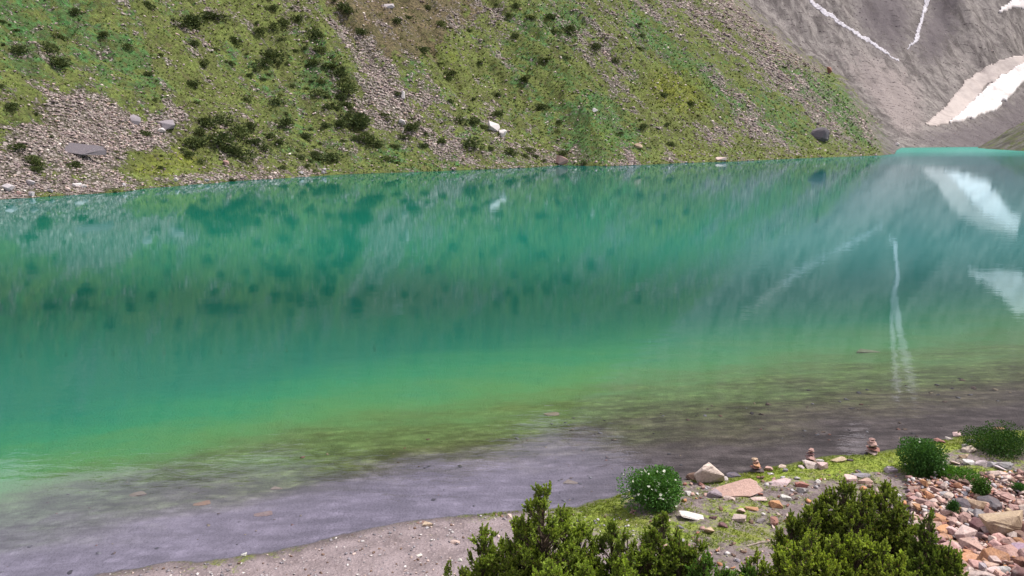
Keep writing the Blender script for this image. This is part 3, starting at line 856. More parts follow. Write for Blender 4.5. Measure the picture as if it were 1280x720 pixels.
# -------- cairns
def cairn(px, py, hpx, cols, label):
    P, ok = cast_near([px], [py]); p = P[0]
    d = depth_of(p) / F
    H = hpx * d * 1.05
    n = len(cols)
    root = empty('cairn', (p[0], p[1], p[2]))
    tag(root, label, 'cairn')
    wts = np.array([1.25 - .12 * i for i in range(n)]); wts = wts / wts.sum()
    z = -.02
    for i, c in enumerate(cols):
        h = H * wts[i]
        w = H * (.78 - .42 * i / max(1, n - 1)) * random.uniform(.9, 1.1)
        o = link('stone', SLABS[(i + int(px)) % 5] if i < n - 1 else ROCKS[(i + int(px)) % 16], parent=root)
        o.location = (random.uniform(-.03, .03), random.uniform(-.03, .03), z + h * .5)
        o.scale = (w, w * .85, h * 1.1 / .62)
        o.rotation_euler = (random.uniform(-.06, .06), random.uniform(-.06, .06), random.uniform(0, 6.28))
        o.color = (*PAL[c], 1)
        z += h * .95
cairn(944, 590, 19, ['dark', 'reddish', 'orange', 'pink', 'tan'], 'left cairn of reddish stones topped by a tan stone, standing at the water edge')
cairn(1013, 577, 17, ['brown', 'pinkish', 'maroon', 'pink', 'pinkish'], 'small slim cairn above the pair of pale pink blocks')
cairn(1089, 567, 21, ['pale pink', 'reddish', 'grey', 'pink', 'pinkish', 'pinkish'], 'right cairn of pink and grey stones at the water edge by the bright reflection')

# -------- rubble at the lower right
placed = []
def try_place(n, wmin, wmax, region, dens, tries=12000):
    out = 0
    for _ in range(tries):
        if out >= n: break
        x = random.uniform(1125, 1300); y = random.uniform(594, 742)
        if not region(x, y): continue
        t = (y - 596) / 124.0; tx = (x - 1140) / 140.0
        base = 7 + 16 * max(0, t) ** 1.2 + 9 * max(0, t) * max(0, tx)
        w = base * random.uniform(wmin, wmax)
        okk = True
        for (a, b, c) in placed:
            if abs(a - x) < (c + w) * .5 * dens and math.hypot(a - x, (b - y) * 1.45) < (c + w) * .5 * dens:
                okk = False; break
        if okk: placed.append((x, y, w)); out += 1
    return out
rubp = RUB
def in_rub(x, y):
    return bool(inside(np.array([[x + random.uniform(-4, 4), y + random.uniform(-3, 3)]]), rubp)[0])
special = [
    (1262, 672, 60, 48, 'tan', 'largest tan boulder in the rubble at the right edge of the photo', 'boulder'),
    (1206, 640, 30, 20, 'dark grey', 'dark grey angular rock at the top left of the large rubble', 'rock'),
    (1224, 640, 26, 20, 'tan', 'tan block touching the dark grey angular rock in the rubble', 'rock'),
    (1252, 641, 40, 20, 'dark grey', 'broad dark grey rock above the largest tan boulder', 'rock'),
    (1266, 628, 30, 9, 'pinkish', 'flat pinkish slab lying above the broad dark grey rock', 'slab'),
    (1231, 666, 30, 20, 'maroon', 'dark maroon rock left of the largest tan boulder', 'rock'),
    (1212, 676, 30, 20, 'pale pink', 'pale pink block left of the dark maroon rock', 'rock'),
    (1248, 706, 34, 27, 'orange', 'orange red boulder below the largest tan boulder', 'rock'),
    (1214, 706, 30, 16, 'orange', 'orange stone beside the tip of the rightmost shrub', 'rock'),
    (1254, 718, 24, 16, 'white', 'white rock at the bottom right corner of the rubble', 'rock'),
    (1266, 702, 32, 24, 'pinkish', 'pinkish block at the right edge under the tan boulder', 'rock'),
    (1284, 694, 26, 17, 'purplish', 'purplish stone cut by the right edge of the photo', 'rock'),
    (1225, 690, 34, 18, 'pink', 'pink flat block above the orange red boulder', 'rock')]
for x, y, w, h, c, l, k in special:
    placed.append((x, y - h * .3, w * .9))
    rock_px(x, y, w * 1.05, h, c, l, name='boulder' if k == 'boulder' else k, cat=k, jit=.03, sink=.12, mesh=rock_mesh(920, 13, .8, .1, .03) if k == 'boulder' else None)
n0 = len(placed)
try_place(90, 1.0, 1.5, in_rub, .72)
try_place(330, .5, .9, in_rub, .62)
try_place(300, .28, .5, in_rub, .55)
rest = placed[n0:]
order = sorted(range(len(rest)), key=lambda i: -rest[i][2])
pick_cols = ['pale pink'] * 5 + ['pink'] * 5 + ['pinkish'] * 4 + ['orange', 'orange', 'tan', 'brown', 'reddish', 'reddish', 'reddish', 'grey', 'purplish', 'white', 'pale grey', 'maroon']
NI = 300 - n_ind - 34
stuffP, stuffS, stuffC = [], [], []
px_ = np.array([r[0] for r in rest]); py_ = np.array([r[1] for r in rest])
PP, ok = cast_near(px_, py_)
def zone_name(x, y, w):
    v = 'upper' if y < 632 else ('middle' if y < 676 else 'lowest')
    s_ = 'large' if w > 19 else ('middling' if w > 11 else 'small')
    side = 'near the shrubs' if x < 1195 else 'toward the right edge'
    return s_, v, side
for rank, i in enumerate(order):
    x, y, w = rest[i]; p = PP[i]; d = depth_of(p) / F
    c = random.choice(pick_cols); wd = w * d
    lift = random.uniform(0, .10) * (1 if w < 14 else .3)
    if rank < NI:
        s_, v_, side = zone_name(x, y, w)
        rock_at((p[0], p[1], p[2] + lift), (wd * 1.02, wd * random.uniform(.7, 1.0), wd * random.uniform(.5, .8)), c,
                f'{s_} {c} angular stone in the {v_} part of the rubble {side}', 'angular stones of the rubble field', sink=.15)
    else:
        stuffP.append((p[0], p[1], p[2] + lift + wd * .15)); stuffS.append(wd * 1.15); stuffC.append(PAL[c])

# -------- pebbles strewn over the bank and in the shallows: too many to count
def scatter_px(n, x0, x1, y0, y1, accept, wlo, whi, cols, up=.12):
    X = rng.uniform(x0, x1, n); Y = rng.uniform(y0, y1, n)
    P, ok = cast_near(X, Y)
    m = ok & accept(X, Y, P)
    P = P[m]
    S = (wlo + (whi - wlo) * rng.random(len(P)) ** 2.6) * (P[:, 1] * CP + (HC - P[:, 2]) * SP) / F
    cc = np.array([PAL[c] for c in cols])[rng.integers(0, len(cols), len(P))] * rng.uniform(.75, 1.15, (len(P), 1))
    P[:, 2] += S * up
    return P, S, cc
cl = lambda X, Y: fbm(X * .03, Y * .055, 201, 3)
acc_bank = lambda X, Y, P: (lookup(GS, P[:, 0], P[:, 1]) > .15) & ((cl(X, Y) > .0) | (rng.random(len(X)) < .18)) & (rng.random(len(X)) > lookup(grass, P[:, 0], P[:, 1]) * .85)
a1 = scatter_px(2600, 780, 1300, 590, 735, acc_bank, 2, 10, ['pale pink', 'pink', 'pinkish', 'grey', 'white', 'brown', 'reddish', 'pale grey', 'orange', 'brown'])
acc_beach = lambda X, Y, P: (lookup(GS, P[:, 0], P[:, 1]) > .1) & (rng.random(len(X)) < .5)
a2 = scatter_px(4200, 60, 800, 640, 735, acc_beach, 1.2, 5.5, ['grey', 'pale grey', 'brown', 'pale pink', 'grey', 'white'])
acc_rub = lambda X, Y, P: pin(X, Y, RUB)
a4 = scatter_px(4500, 1120, 1300, 590, 742, acc_rub, 2, 8, ['pale pink', 'pink', 'pinkish', 'reddish', 'orange', 'pale pink', 'white', 'grey'])
sp = np.concatenate([a1[0], a2[0], a4[0], np.array(stuffP).reshape(-1, 3)]); ss = np.concatenate([a1[1], a2[1], a4[1], np.array(stuffS)])
scc = np.concatenate([a1[2], a2[2], a4[2], np.array(stuffC).reshape(-1, 3)])
tag(stone_cloud('pebbles', sp, ss, scc, M_stones), 'pebbles and small stones strewn over the near bank, beach and rubble', 'pebbles', kind='stuff')
acc_sub = lambda X, Y, P: (lookup(GS, P[:, 0], P[:, 1]) < -.3) & (lookup(GS, P[:, 0], P[:, 1]) > -7.5) & ((rng.random(len(X)) < .25) | (X > 620)) & (fbm(P[:, 0] * .5, P[:, 1] * .5, 211, 3) > -.06)
a3 = scatter_px(2200, -40, 1320, 470, 735, acc_sub, 1.5, 9, ['brown', 'grey', 'dark grey', 'brown', 'tan', 'reddish', 'dark', 'grey'], .05)
tag(stone_cloud('submerged_stones', a3[0], a3[1], a3[2] * .8, M_stones, .5), 'brown and grey stones lying under the shallow water', 'stones', kind='stuff')

# ------------------------------------------------------------------ grass blades
def blades(name, P, Hh, cols, mat, per=6, spread=.6, wid=.10):
    """tufts of per narrow triangles"""
    n = len(P)
    a = rng.uniform(0, 6.28, (n, per)); ln = rng.uniform(.1, spread, (n, per)); hh = Hh[:, None] * rng.uniform(.6, 1.1, (n, per))
    off = Hh[:, None] * .35
    bx = P[:, 0:1] + np.cos(a) * off * rng.random((n, per)); by = P[:, 1:2] + np.sin(a) * off * rng.random((n, per)); bz = np.repeat(P[:, 2:3], per, 1)
    tx = bx + np.cos(a) * ln * hh; ty = by + np.sin(a) * ln * hh; tz = bz + hh
    w = Hh[:, None] * wid; b2 = a + 1.57 + rng.uniform(-.5, .5, (n, per))
    v0 = np.stack([bx - np.cos(b2) * w, by - np.sin(b2) * w, bz - .01], 2); v1 = np.stack([bx + np.cos(b2) * w, by + np.sin(b2) * w, bz - .01], 2)
    v2 = np.stack([tx, ty, tz], 2)
    V = np.stack([v0, v1, v2], 2).reshape(-1, 3)
    f = np.arange(len(V)).reshape(-1, 3)
    me = mesh_np(name, V, f)
    attr(me, 'Col', np.repeat(cols, per * 3, 0) * rng.uniform(.75, 1.2, (len(V) // 3, 1)).repeat(3, 0))
    return link(name, me, mat)
X = rng.uniform(560, 1320, 60000); Y = rng.uniform(528, 735, 60000)
P, ok = cast_near(X, Y)
gsv = lookup(GS, P[:, 0], P[:, 1]); gv = lookup(grass, P[:, 0], P[:, 1]) + 1.2 * fbm(P[:, 0] * 3, P[:, 1] * 3, 221)
m = ok & (gsv > .05) & (gv > .55)
P = P[m]
gh = rng.uniform(.02, .05, len(P)) * np.where(lookup(GS, P[:, 0], P[:, 1]) < .5, 1.4, 1)
mixv = np.clip(.5 + 1.4 * fbm(P[:, 0] * 1.2, P[:, 1] * 1.2, 222), 0, 1)[:, None]
gc = np.array([.12, .19, .025]) * (1 - mixv) + np.array([.30, .36, .05]) * mixv
tag(blades('grass', P, gh, gc, M_grass, 5, 1.1, .16), 'short bright yellow green grass and moss along the near bank', 'grass', kind='stuff')

# ------------------------------------------------------------------ leafy shrubs
def tube(V, Fq, p0, p1, r0, r1, sides=5):
    p0, p1 = Vector(p0), Vector(p1); d = (p1 - p0)
    if d.length < 1e-5: return
    d.normalize(); u = d.orthogonal().normalized(); w = d.cross(u); b = len(V)
    for p, r in ((p0, r0), (p1, r1)):
        for k in range(sides):
            a = 2 * math.pi * k / sides
            V.append(p + u * math.cos(a) * r + w * math.sin(a) * r)
    for k in range(sides):
        k2 = (k + 1) % sides
        Fq.append((b + k, b + k2, b + sides + k2, b + sides + k))

def leaf_mesh(name, B, D, L, Wd, cols):
    """rhombic leaves: base points, directions, lengths, widths"""
    n = len(B)
    D = D / np.linalg.norm(D, axis=1)[:, None]
    r = rng.normal(size=(n, 3)); S = np.cross(D, r); S /= np.linalg.norm(S, axis=1)[:, None] + 1e-9
    N = np.cross(D, S)
    mid = B + D * (L * .5)[:, None]
    v0 = B; v1 = mid + S * Wd[:, None] + N * (Wd * .35)[:, None]; v2 = B + D * L[:, None]; v3 = mid - S * Wd[:, None] + N * (Wd * .35)[:, None]
    V = np.stack([v0, v1, v2, v3], 1).reshape(-1, 3)
    Fq = np.arange(n * 4).reshape(-1, 4)
    tri = np.concatenate([Fq[:, [0, 1, 2]], Fq[:, [0, 2, 3]]])
    me = mesh_np(name, V, tri)
    attr(me, 'Col', np.repeat(cols, 4, 0))
    return me

def spire_shrub(spires, Y, label, tipcol, oldcol, shoot=.22, leafL=.037, dens=1.0, group=None):
    """spires: (px, py_top, width_px) tips of upright leafy shoots, the shrub stands at forward distance Y"""
    cx = sum(s[0] for s in spires) / len(spires)
    x0 = on_y(cx, 700, Y).x
    zb = gz(x0, Y)
    root = empty('shrub', (x0, Y, zb)); tag(root, label, 'shrub', group)
    SV, SF = [], []
    Bs, Ds, Ls, Ws, Cs = [], [], [], [], []
    for (px, py, wpx) in spires:
        yo = Y + random.uniform(-.25, .25)
        tip = on_y(px, py, yo); d = depth_of(tip) / F
        R = wpx * d * .62
        zlow = gz(tip.x, yo) + .12
        Ht = tip.z - zlow
        if Ht < .2: Ht = .3
        # limb
        base = Vector((x0 + (tip.x - x0) * .25, Y, zb - .05))
        mid = Vector((tip.x, yo, zlow + Ht * .35))
        tube(SV, SF, base - Vector((x0, Y, zb)), mid - Vector((x0, Y, zb)), .035, .022)
        tube(SV, SF, mid - Vector((x0, Y, zb)), tip - Vector((x0, Y, zb)) - Vector((0, 0, .06)), .022, .004)
        ns = int(dens * (40 + 1150 * R * min(Ht, 2.0)))
        def emit_shoot(end, dr_, ln, tone, k):
            st = end - dr_ * ln
            q = math.hypot(end.x - tip.x, end.y - yo)
            if k % 4 == 0:
                hub = Vector((tip.x, yo, max(zlow, st.z - .2 - .3 * q)))
                tube(SV, SF, hub - Vector((x0, Y, zb)), st - Vector((x0, Y, zb)), .008, .005, 4)
            tube(SV, SF, st - Vector((x0, Y, zb)), end - Vector((x0, Y, zb)), .005, .002, 3)
            nl = int(ln / .0050) + 4
            f = rng.random(nl) ** .75; ang = rng.uniform(0, 6.283, nl)
            ux = np.array(dr_.orthogonal().normalized()); uy = np.cross(np.array(dr_), ux)
            sp_ = (1.25 - f)[:, None]
            side = np.cos(ang)[:, None] * ux + np.sin(ang)[:, None] * uy
            Bb = np.array(st)[None] + np.array(dr_)[None] * (f * ln)[:, None] - np.array((x0, Y, zb))
            Ds.append(side * sp_ + np.array(dr_)[None] * (.35 + f[:, None] * .6)); Bs.append(Bb)
            Ls.append(leafL * rng.uniform(.7, 1.2, nl) * (1.1 - .3 * f)); Ws.append(leafL * .30 * rng.uniform(.8, 1.2, nl))
            kk = np.clip(f * .85 + .2 + rng.normal(0, .24, nl), 0, 1.2)[:, None] * tone
            cc0 = np.array(oldcol) * (1 - np.clip(kk, 0, 1)) + np.array(tipcol) * kk
            dead = (rng.random(nl) < .04)[:, None]
            Cs.append(np.where(dead, np.array([.28, .19, .09]) * rng.uniform(.6, 1.2, (nl, 1)), cc0))
        cc_ = None; left = 0; tone = 1.0
        for k in range(ns):
            if left > 0 and k > 3:
                left -= 1
                a2 = random.uniform(0, 6.283); el = random.uniform(-.1, 1.5)
                off = Vector((math.cos(a2) * math.cos(el), math.sin(a2) * math.cos(el), math.sin(el)))
                end = cc_ + off * random.uniform(.05, .11)
                dr_ = (off * 1.3 + Vector((0, 0, .35)) + cdir * .2).normalized()
                emit_shoot(end, dr_, shoot * random.uniform(.45, .8), tone, k)
                continue
            t = random.random() ** .8                       # 0 at tip, 1 low
            if k == 0: t = 0
            rad = R * min(1.0, (t * Ht / (1.35 * R)) ** .62 if R > 0 else 0)
            a = random.uniform(0, 6.283); q = math.sqrt(random.uniform(.12, 1)) * rad * random.choice([1, 1, 1, 1.15])
            end = Vector((tip.x + math.cos(a) * q, yo + math.sin(a) * q, tip.z - t * Ht + random.uniform(-.05, .08) * (t > 0)))
            ln = shoot * random.uniform(.6, 1.25)
            out = q / (R + 1e-6)
            dr_ = Vector((math.cos(a) * .55 * out + random.gauss(0, .14), math.sin(a) * .55 * out + random.gauss(0, .14), 1)).normalized()
            emit_shoot(end, dr_, ln, tone, k)
            cc_ = end - dr_ * ln * .6; cdir = dr_; left = random.randint(4, 8); tone = random.uniform(.6, 1.2)
    me = leaf_mesh('foliage', np.concatenate(Bs), np.concatenate(Ds), np.concatenate(Ls), np.concatenate(Ws), np.clip(np.concatenate(Cs), .004, 1))
    link('foliage', me, M_leaf, root)
    sm = bpy.data.meshes.new('branches'); sm.from_pydata([v[:] for v in SV], [], SF)
    link('branches', sm, M_bark, root)
    return root

YG, DG = (.38, .50, .08), (.09, .155, .03)
spire_shrub([(680, 606, 74), (655, 640, 60), (705, 636, 60), (603, 654, 40), (632, 668, 60), (662, 672, 70), (724, 644, 46), (608, 690, 60), (740, 690, 70)], 9.3,
            'tallest pointed green shrub at the bottom centre rising over the beach', YG, DG)
spire_shrub([(766, 652, 46), (785, 665, 50), (828, 640, 52), (812, 665, 60), (850, 664, 46), (872, 668, 40), (845, 690, 80)], 9.3,
            'bushy shrub right of the tallest one at bottom centre with several upright tips', (.33, .44, .075), DG)
spire_shrub([(560, 702, 26), (578, 708, 22)], 9.0, 'low shrub tips poking up at the bottom left end of the shrubs', (.30, .38, .07), DG)
spire_shrub([(690, 698, 70), (735, 702, 60), (780, 700, 80)], 8.3, 'bright green low shrub in front of the tallest pointed shrub', (.40, .54, .08), DG)
spire_shrub([(880, 690, 44), (905, 706, 40), (935, 704, 30)], 8.8, 'fresh green sprig between the two groups of shrubs at the bottom', (.16, .31, .05), (.04, .10, .02))
spire_shrub([(1056, 598, 62), (1035, 612, 60), (1078, 610, 60), (1108, 600, 46), (1122, 614, 40), (1014, 632, 56), (992, 640, 34), (1000, 655, 60), (1060, 640, 90), (1110, 645, 60), (1135, 640, 28)], 10.3,
            'dark olive many tipped shrub in front of the stony bank at lower right', (.32, .41, .07), (.07, .12, .028))
spire_shrub([(948, 690, 50), (985, 676, 50), (1012, 662, 60), (1045, 668, 60), (1075, 664, 60), (1105, 676, 60), (1125, 690, 50), (1030, 690, 80)], 8.9,
            'bright yellow green rounded shrub at the bottom in front of the dark olive one', (.46, .58, .09), DG)
spire_shrub([(1164, 640, 34), (1160, 665, 46), (1188, 676, 34), (1150, 690, 50), (1200, 695, 30), (1175, 690, 60)], 9.3,
            'narrow dark shrub with one tall tip in front of the rubble', (.27, .38, .065), (.055, .10, .025))

def round_bush(px, py_bot, wpx, hpx, label, nflow, tip, old, n=9000, leafL=.05, name='bush', yoff=0):
    P, ok = cast_near([px], [py_bot]); p = P[0]; d = depth_of(p) / F
    R = wpx * d * .46; H = hpx * d * 1.08
    p[1] += R * .6; p[2] = gz(p[0], p[1])
    root = empty(name, tuple(p)); tag(root, label, 'bush')
    B = []; Dd = []; kk = []
    m = 0
    lob = [(rng.uniform(-.55, .55) * R, rng.uniform(-.5, .5) * R, rng.uniform(.35, .62) * H, rng.uniform(.38, .58)) for _ in range(9)]
    per = n // len(lob)
    for (lx, ly, lz, ls) in lob:
        q = rng.normal(size=(per, 3)); q /= np.linalg.norm(q, axis=1)[:, None]
        rad = rng.random(per) ** .3 * (1 + .25 * vnoise(q[:, 0] * 3 + lx, q[:, 2] * 3 + ly, 5))
        pos = np.stack([lx + q[:, 0] * rad * R * ls * 1.1, ly + q[:, 1] * rad * R * ls * 1.1, lz + q[:, 2] * rad * H * ls * .85], 1)
        B.append(pos); Dd.append(q + np.array([0, 0, .3]) + rng.normal(0, .7, (per, 3))); kk.append(rad)
    B = np.concatenate(B); Dd = np.concatenate(Dd); kk = np.concatenate(kk)
    ok = B[:, 2] > .02
    B, Dd, kk = B[ok], Dd[ok], kk[ok]
    t = np.clip(rng.random(len(B)) * .9 + .15, 0, 1)[:, None]
    cols = np.array(old) * (1 - t) + np.array(tip) * t
    link('foliage', leaf_mesh('foliage', B, Dd, leafL * rng.uniform(.7, 1.2, len(B)), leafL * .36 * np.ones(len(B)), cols), M_leaf, root)
    SV, SF = [], []
    for (lx, ly, lz, ls) in lob:
        tube(SV, SF, (lx * .1, ly * .1, -.03), (lx * .6, ly * .6, lz * .6), .022, .014); tube(SV, SF, (lx * .6, ly * .6, lz * .6), (lx, ly, lz + .1 * H), .014, .004)
    sm = bpy.data.meshes.new('stems'); sm.from_pydata([tuple(v) for v in SV], [], SF); link('stems', sm, M_bark, root)
    if nflow:
        fm = flower_mesh()
        hi = np.nonzero((kk > .9) & (B[:, 2] > H * .25) & (B[:, 1] < R * .5))[0]
        for j in rng.choice(hi, min(nflow, len(hi)), replace=False):
            fo = link('flower', fm, None, root)
            q = B[j]; fo.location = tuple(q * np.array([1.03, 1.03, 1.03])); s = random.uniform(.028, .048); fo.scale = (s, s, s)
            fo.rotation_euler = (random.uniform(-.2, 1.2), random.uniform(-.5, .5), random.uniform(0, 6))
    return root
_fm = []
def flower_mesh():
    if _fm: return _fm[0]
    V, Fq = [(0, 0, .1)], []
    for k in range(6):
        a = k * math.pi / 3
        b = len(V)
        V += [(math.cos(a - .38) * .6, math.sin(a - .38) * .6, .22), (math.cos(a) * 1, math.sin(a) * 1, .1), (math.cos(a + .38) * .6, math.sin(a + .38) * .6, .22)]
        Fq.append((0, b, b + 1, b + 2))
    me = bpy.data.meshes.new('flower'); me.from_pydata(V, [], Fq); me.materials.append(M_petal); _fm.append(me); return me

round_bush(819, 641, 82, 50, 'rounded green bush dotted with white flowers at the water edge', 130, (.13, .30, .06), (.03, .10, .02), 13000)
round_bush(1158, 598, 60, 42, 'compact dark green bush with a few pale flowers on the grassy bank at right', 16, (.09, .22, .045), (.02, .07, .018), 11000)
round_bush(1262, 574, 82, 28, 'low dark bush cut by the right edge of the photo, above the rubble', 0, (.06, .13, .025), (.015, .05, .012), 8000)
round_bush(1206, 606, 52, 14, 'low fresh green tuft of leaves along the top of the rubble', 0, (.13, .30, .04), (.04, .12, .02), 3500, .045, 'leafy_tuft')
round_bush(1228, 626, 20, 25, 'little upright green plant growing out of the rubble', 0, (.10, .22, .035), (.02, .07, .015), 2000, .045, 'plant')
round_bush(1192, 648, 15, 20, 'tiny dark green plant beside the dark grey rock in the rubble', 0, (.06, .16, .03), (.015, .05, .015), 1200, .04, 'plant')
round_bush(1276, 619, 18, 12, 'small green sprout in the rubble at the right edge', 0, (.07, .2, .035), (.015, .06, .015), 900, .04, 'plant')

# driftwood stick on the soil
P, ok = cast_near([934, 978], [684, 676]); V_, F_ = [], []
a, b = Vector(P[0].tolist()), Vector(P[1].tolist()); m1 = a.lerp(b, .4) + Vector((0, .03, .03)); o0 = a.copy()
tube(V_, F_, a - o0 + Vector((0, 0, .015)), m1 - o0, .012, .016); tube(V_, F_, m1 - o0, b - o0 + Vector((0, 0, .02)), .016, .009)
tube(V_, F_, m1 - o0, m1 - o0 + Vector((.13, -.09, .03)), .008, .003)
me = bpy.data.meshes.new('branch'); me.from_pydata([v[:] for v in V_], [], F_)
st = link('branch', me, M_wood); st.location = o0
tag(st, 'thin dry branch lying on the soil between the two groups of shrubs', 'branch')

# ------------------------------------------------------------------ far hillside: scree blocks, tufts, bushes, boulders
fa = np.arange(len(fi))
sc_f = scree.ravel()[fi]; mt_f = mtn.ravel()[fi]; dk_f = dark.ravel()[fi]; gr_f = green.ravel()[fi]; ye_f = yellow.ravel()[fi]; br_f = brown.ravel()[fi]
dep_f = vv[fi, 1] * CP + (HC - vv[fi, 2]) * SP
def pick(prob, n):
    pr = np.clip(prob, 0, None); pr = pr / pr.sum()
    j = rng.choice(len(fi), n, p=pr, replace=True)
    P = vv[fi[j]].copy()
    P[:, 0] += rng.uniform(-.35, .35, n); P[:, 1] += rng.uniform(-.35, .35, n)
    return j, P
onhill = ((hreg == 1) | (hreg == 2)) & (hx > -215) & (hx < 1130)
n2 = 46000
pr = np.where(onhill & (mt_f < .35), np.clip(sc_f - .38, .075, 1) ** 1.5, 0)
j, P = pick(pr, n2)
S = (1.3 + 3.6 * rng.random(n2) ** 4) * dep_f[j] / F
base = np.array([[.40, .33, .33], [.30, .25, .26], [.50, .44, .42], [.22, .18, .19], [.38, .29, .26], [.62, .58, .55]])[rng.choice(6, n2, p=[.3, .25, .17, .15, .09, .04])]
P[:, 2] += S * .08
tag(stone_cloud('scree', P, S, base * np.array([1.12, 1.06, .98]) * rng.uniform(.7, 1.2, (n2, 1)), M_fstones), 'pale pinkish grey scree stones spread over the far hillside', 'scree', kind='stuff')
mt_on = (hreg == 2) & (mt_f > .5) & (hx > 880)
n4 = 9000
j, P = pick(np.where(mt_on, np.clip(.35 + .6 * sc_f, .1, 1), 0), n4)
S = (.8 + 1.5 * rng.random(n4) ** 4) * dep_f[j] / F
base = np.array([[.29, .245, .245], [.22, .185, .19], [.40, .34, .33], [.19, .16, .165], [.32, .24, .21]])[rng.choice(5, n4, p=[.32, .28, .15, .17, .08])]
tag(stone_cloud('talus', P, S, base * rng.uniform(.8, 1.1, (n4, 1)), M_fstones), 'grey brown talus blocks strewn over the mountain slope', 'talus', kind='stuff')
# grass tussocks
n3 = 30000
pr = np.where(onhill & (mt_f < .4), np.clip(.75 - sc_f, .03, 1) * np.where(br_f > .5, .3, 1), 0)
j, P = pick(pr, n3)
Hh = (1.3 + 2.4 * rng.random(n3) ** 2) * dep_f[j] / F * .62
g_ = np.clip(gr_f[j] + rng.normal(0, .25, n3), 0, 1)[:, None]; y_ = np.clip(ye_f[j] - .3 + rng.normal(0, .15, n3), 0, 1)[:, None]; d_ = (rng.random(n3) < .15 + .75 * np.clip(dk_f[j], 0, 1))[:, None]
cc = (np.array([.13, .13, .035]) * (1 - g_) + np.array([.035, .12, .03]) * g_) * (1 - y_) + np.array([.24, .27, .03]) * y_
cc = np.where(d_, cc * .5, cc * 1.15)
tag(blades('tussocks', P, Hh, cc, M_leaf_far, 7, .9, .30), 'grass tussocks and low plants covering the far hillside', 'grass', kind='stuff')

# far bushes (individuals)
def bush_proto(seed, n=420):
    r2 = np.random.default_rng(seed)
    B = []; D = []
    for k in range(6):
        c = r2.uniform(-.28, .28, 3) * np.array([1, 1, .6]) + np.array([0, 0, .28]); s = r2.uniform(.16, .30)
        q = r2.normal(size=(n // 6, 3)); q /= np.linalg.norm(q, axis=1)[:, None]
        B.append(c + q * s * (r2.random((n // 6, 1)) ** .35) * np.array([1.1, 1.1, .95])); D.append(q + [0, 0, .5])
    B = np.concatenate(B); D = np.concatenate(D); ok = B[:, 2] > -.02; B, D = B[ok], D[ok]
    t = r2.random((len(B), 1))
    t = t * r2.uniform(.5, 1.0)
    cols = np.array([.045, .066, .026]) * (1 - t) + np.array([.20, .23, .08]) * t
    me = leaf_mesh('bush', B, D, np.full(len(B), .12), np.full(len(B), .045), cols)
    me.materials.append(M_leaf_far); return me
FB_ = [bush_proto(700 + i) for i in range(7)]
far_b = [(75, 45, 18), (240, 26, 28), (225, 30, 18), (185, 5, 18), (270, 18, 22), (240, 52, 16), (325, 36, 20), (338, 68, 30), (328, 76, 24), (295, 52, 18), (255, 78, 16), (240, 103, 18), (355, 30, 16), (392, 40, 22),
         (310, 122, 15), (242, 178, 22), (262, 150, 26), (280, 150, 26), (300, 165, 28), (270, 172, 30), (285, 185, 28), (250, 165, 18), (300, 190, 26), (345, 125, 20), (355, 152, 22), (380, 168, 18), (412, 196, 24), (395, 195, 16),
         (400, 117, 18), (422, 90, 22), (432, 108, 26), (415, 80, 20), (440, 150, 28), (460, 172, 26), (430, 128, 22), (425, 152, 20), (455, 155, 20), (470, 178, 20), (330, 185, 18), (318, 176, 18), (520, 155, 14), (505, 168, 16), (575, 148, 22),
         (592, 150, 18), (590, 180, 22), (530, 180, 14), (665, 20, 16), (712, 38, 18), (680, 75, 15), (655, 96, 16), (620, 115, 14), (675, 132, 18), (700, 150, 10), (745, 60, 14), (775, 163, 11), (840, 180, 9), (660, 186, 16), (515, 160, 18),
         (640, 190, 16), (60, 62, 24), (80, 78, 28), (28, 62, 20), (20, 180, 22), (12, 130, 22), (40, 195, 22), (48, 205, 16), (92, 205, 18), (400, 60, 18), (372, 22, 16), (510, 20, 14), (550, 30, 16), (430, 8, 18), (450, 40, 14),
         (378, 198, 12), (352, 208, 12), (480, 140, 16), (497, 118, 12), (705, 190, 12), (730, 205, 10), (560, 98, 12), (548, 78, 10), (600, 75, 10), (770, 75, 12), (800, 60, 10), (645, 45, 10), (160, 60, 14), (130, 40, 14), (185, 90, 12)]
def bush_zone(x, y):
    if x < 130: return 'left part of the far slope'
    if x < 350: return 'slope right of the scree fan' if y > 110 else 'upper left slope'
    if x < 480: return 'dark thicket on the middle slope'
    if x < 700: return 'middle slope below the brown crag' if y > 70 else 'brown crag and its foot'
    return 'right part of the far slope'
def far_bush(x, y, w):
    p = hill_pt(x, y + w * .25); d = depth_of(p) / F
    s = w * d * 1.05
    o = link('bush', random.choice(FB_))
    o.location = (p.x, p.y, p.z - .05 * s); o.scale = (s * random.uniform(.8, 1.6), s, s * random.uniform(.45, 1.0)); o.rotation_euler = (0, 0, random.uniform(0, 6.28))
    sz = 'large' if w >= 22 else ('middling' if w >= 14 else 'small')
    tag(o, f'{sz} dark green bush on the {bush_zone(x, y)}', 'bush', 'bushes dotted over the far hillside')
for x, y, w in far_b: far_bush(x, y, w)
pr = np.where(onhill & (mt_f < .2) & (hx > 0) & (hx < 900), np.clip(dk_f - .05, .03, 1) * np.clip(.8 - sc_f, .05, 1) * np.interp(hx, [0, 450, 700, 900], [.8, 1, .5, .15]), 0)
j, P = pick(pr, 175)
for q in j: far_bush(float(hx[q]), float(hy[q]), random.choice([random.uniform(5, 9), random.uniform(8, 16)]))

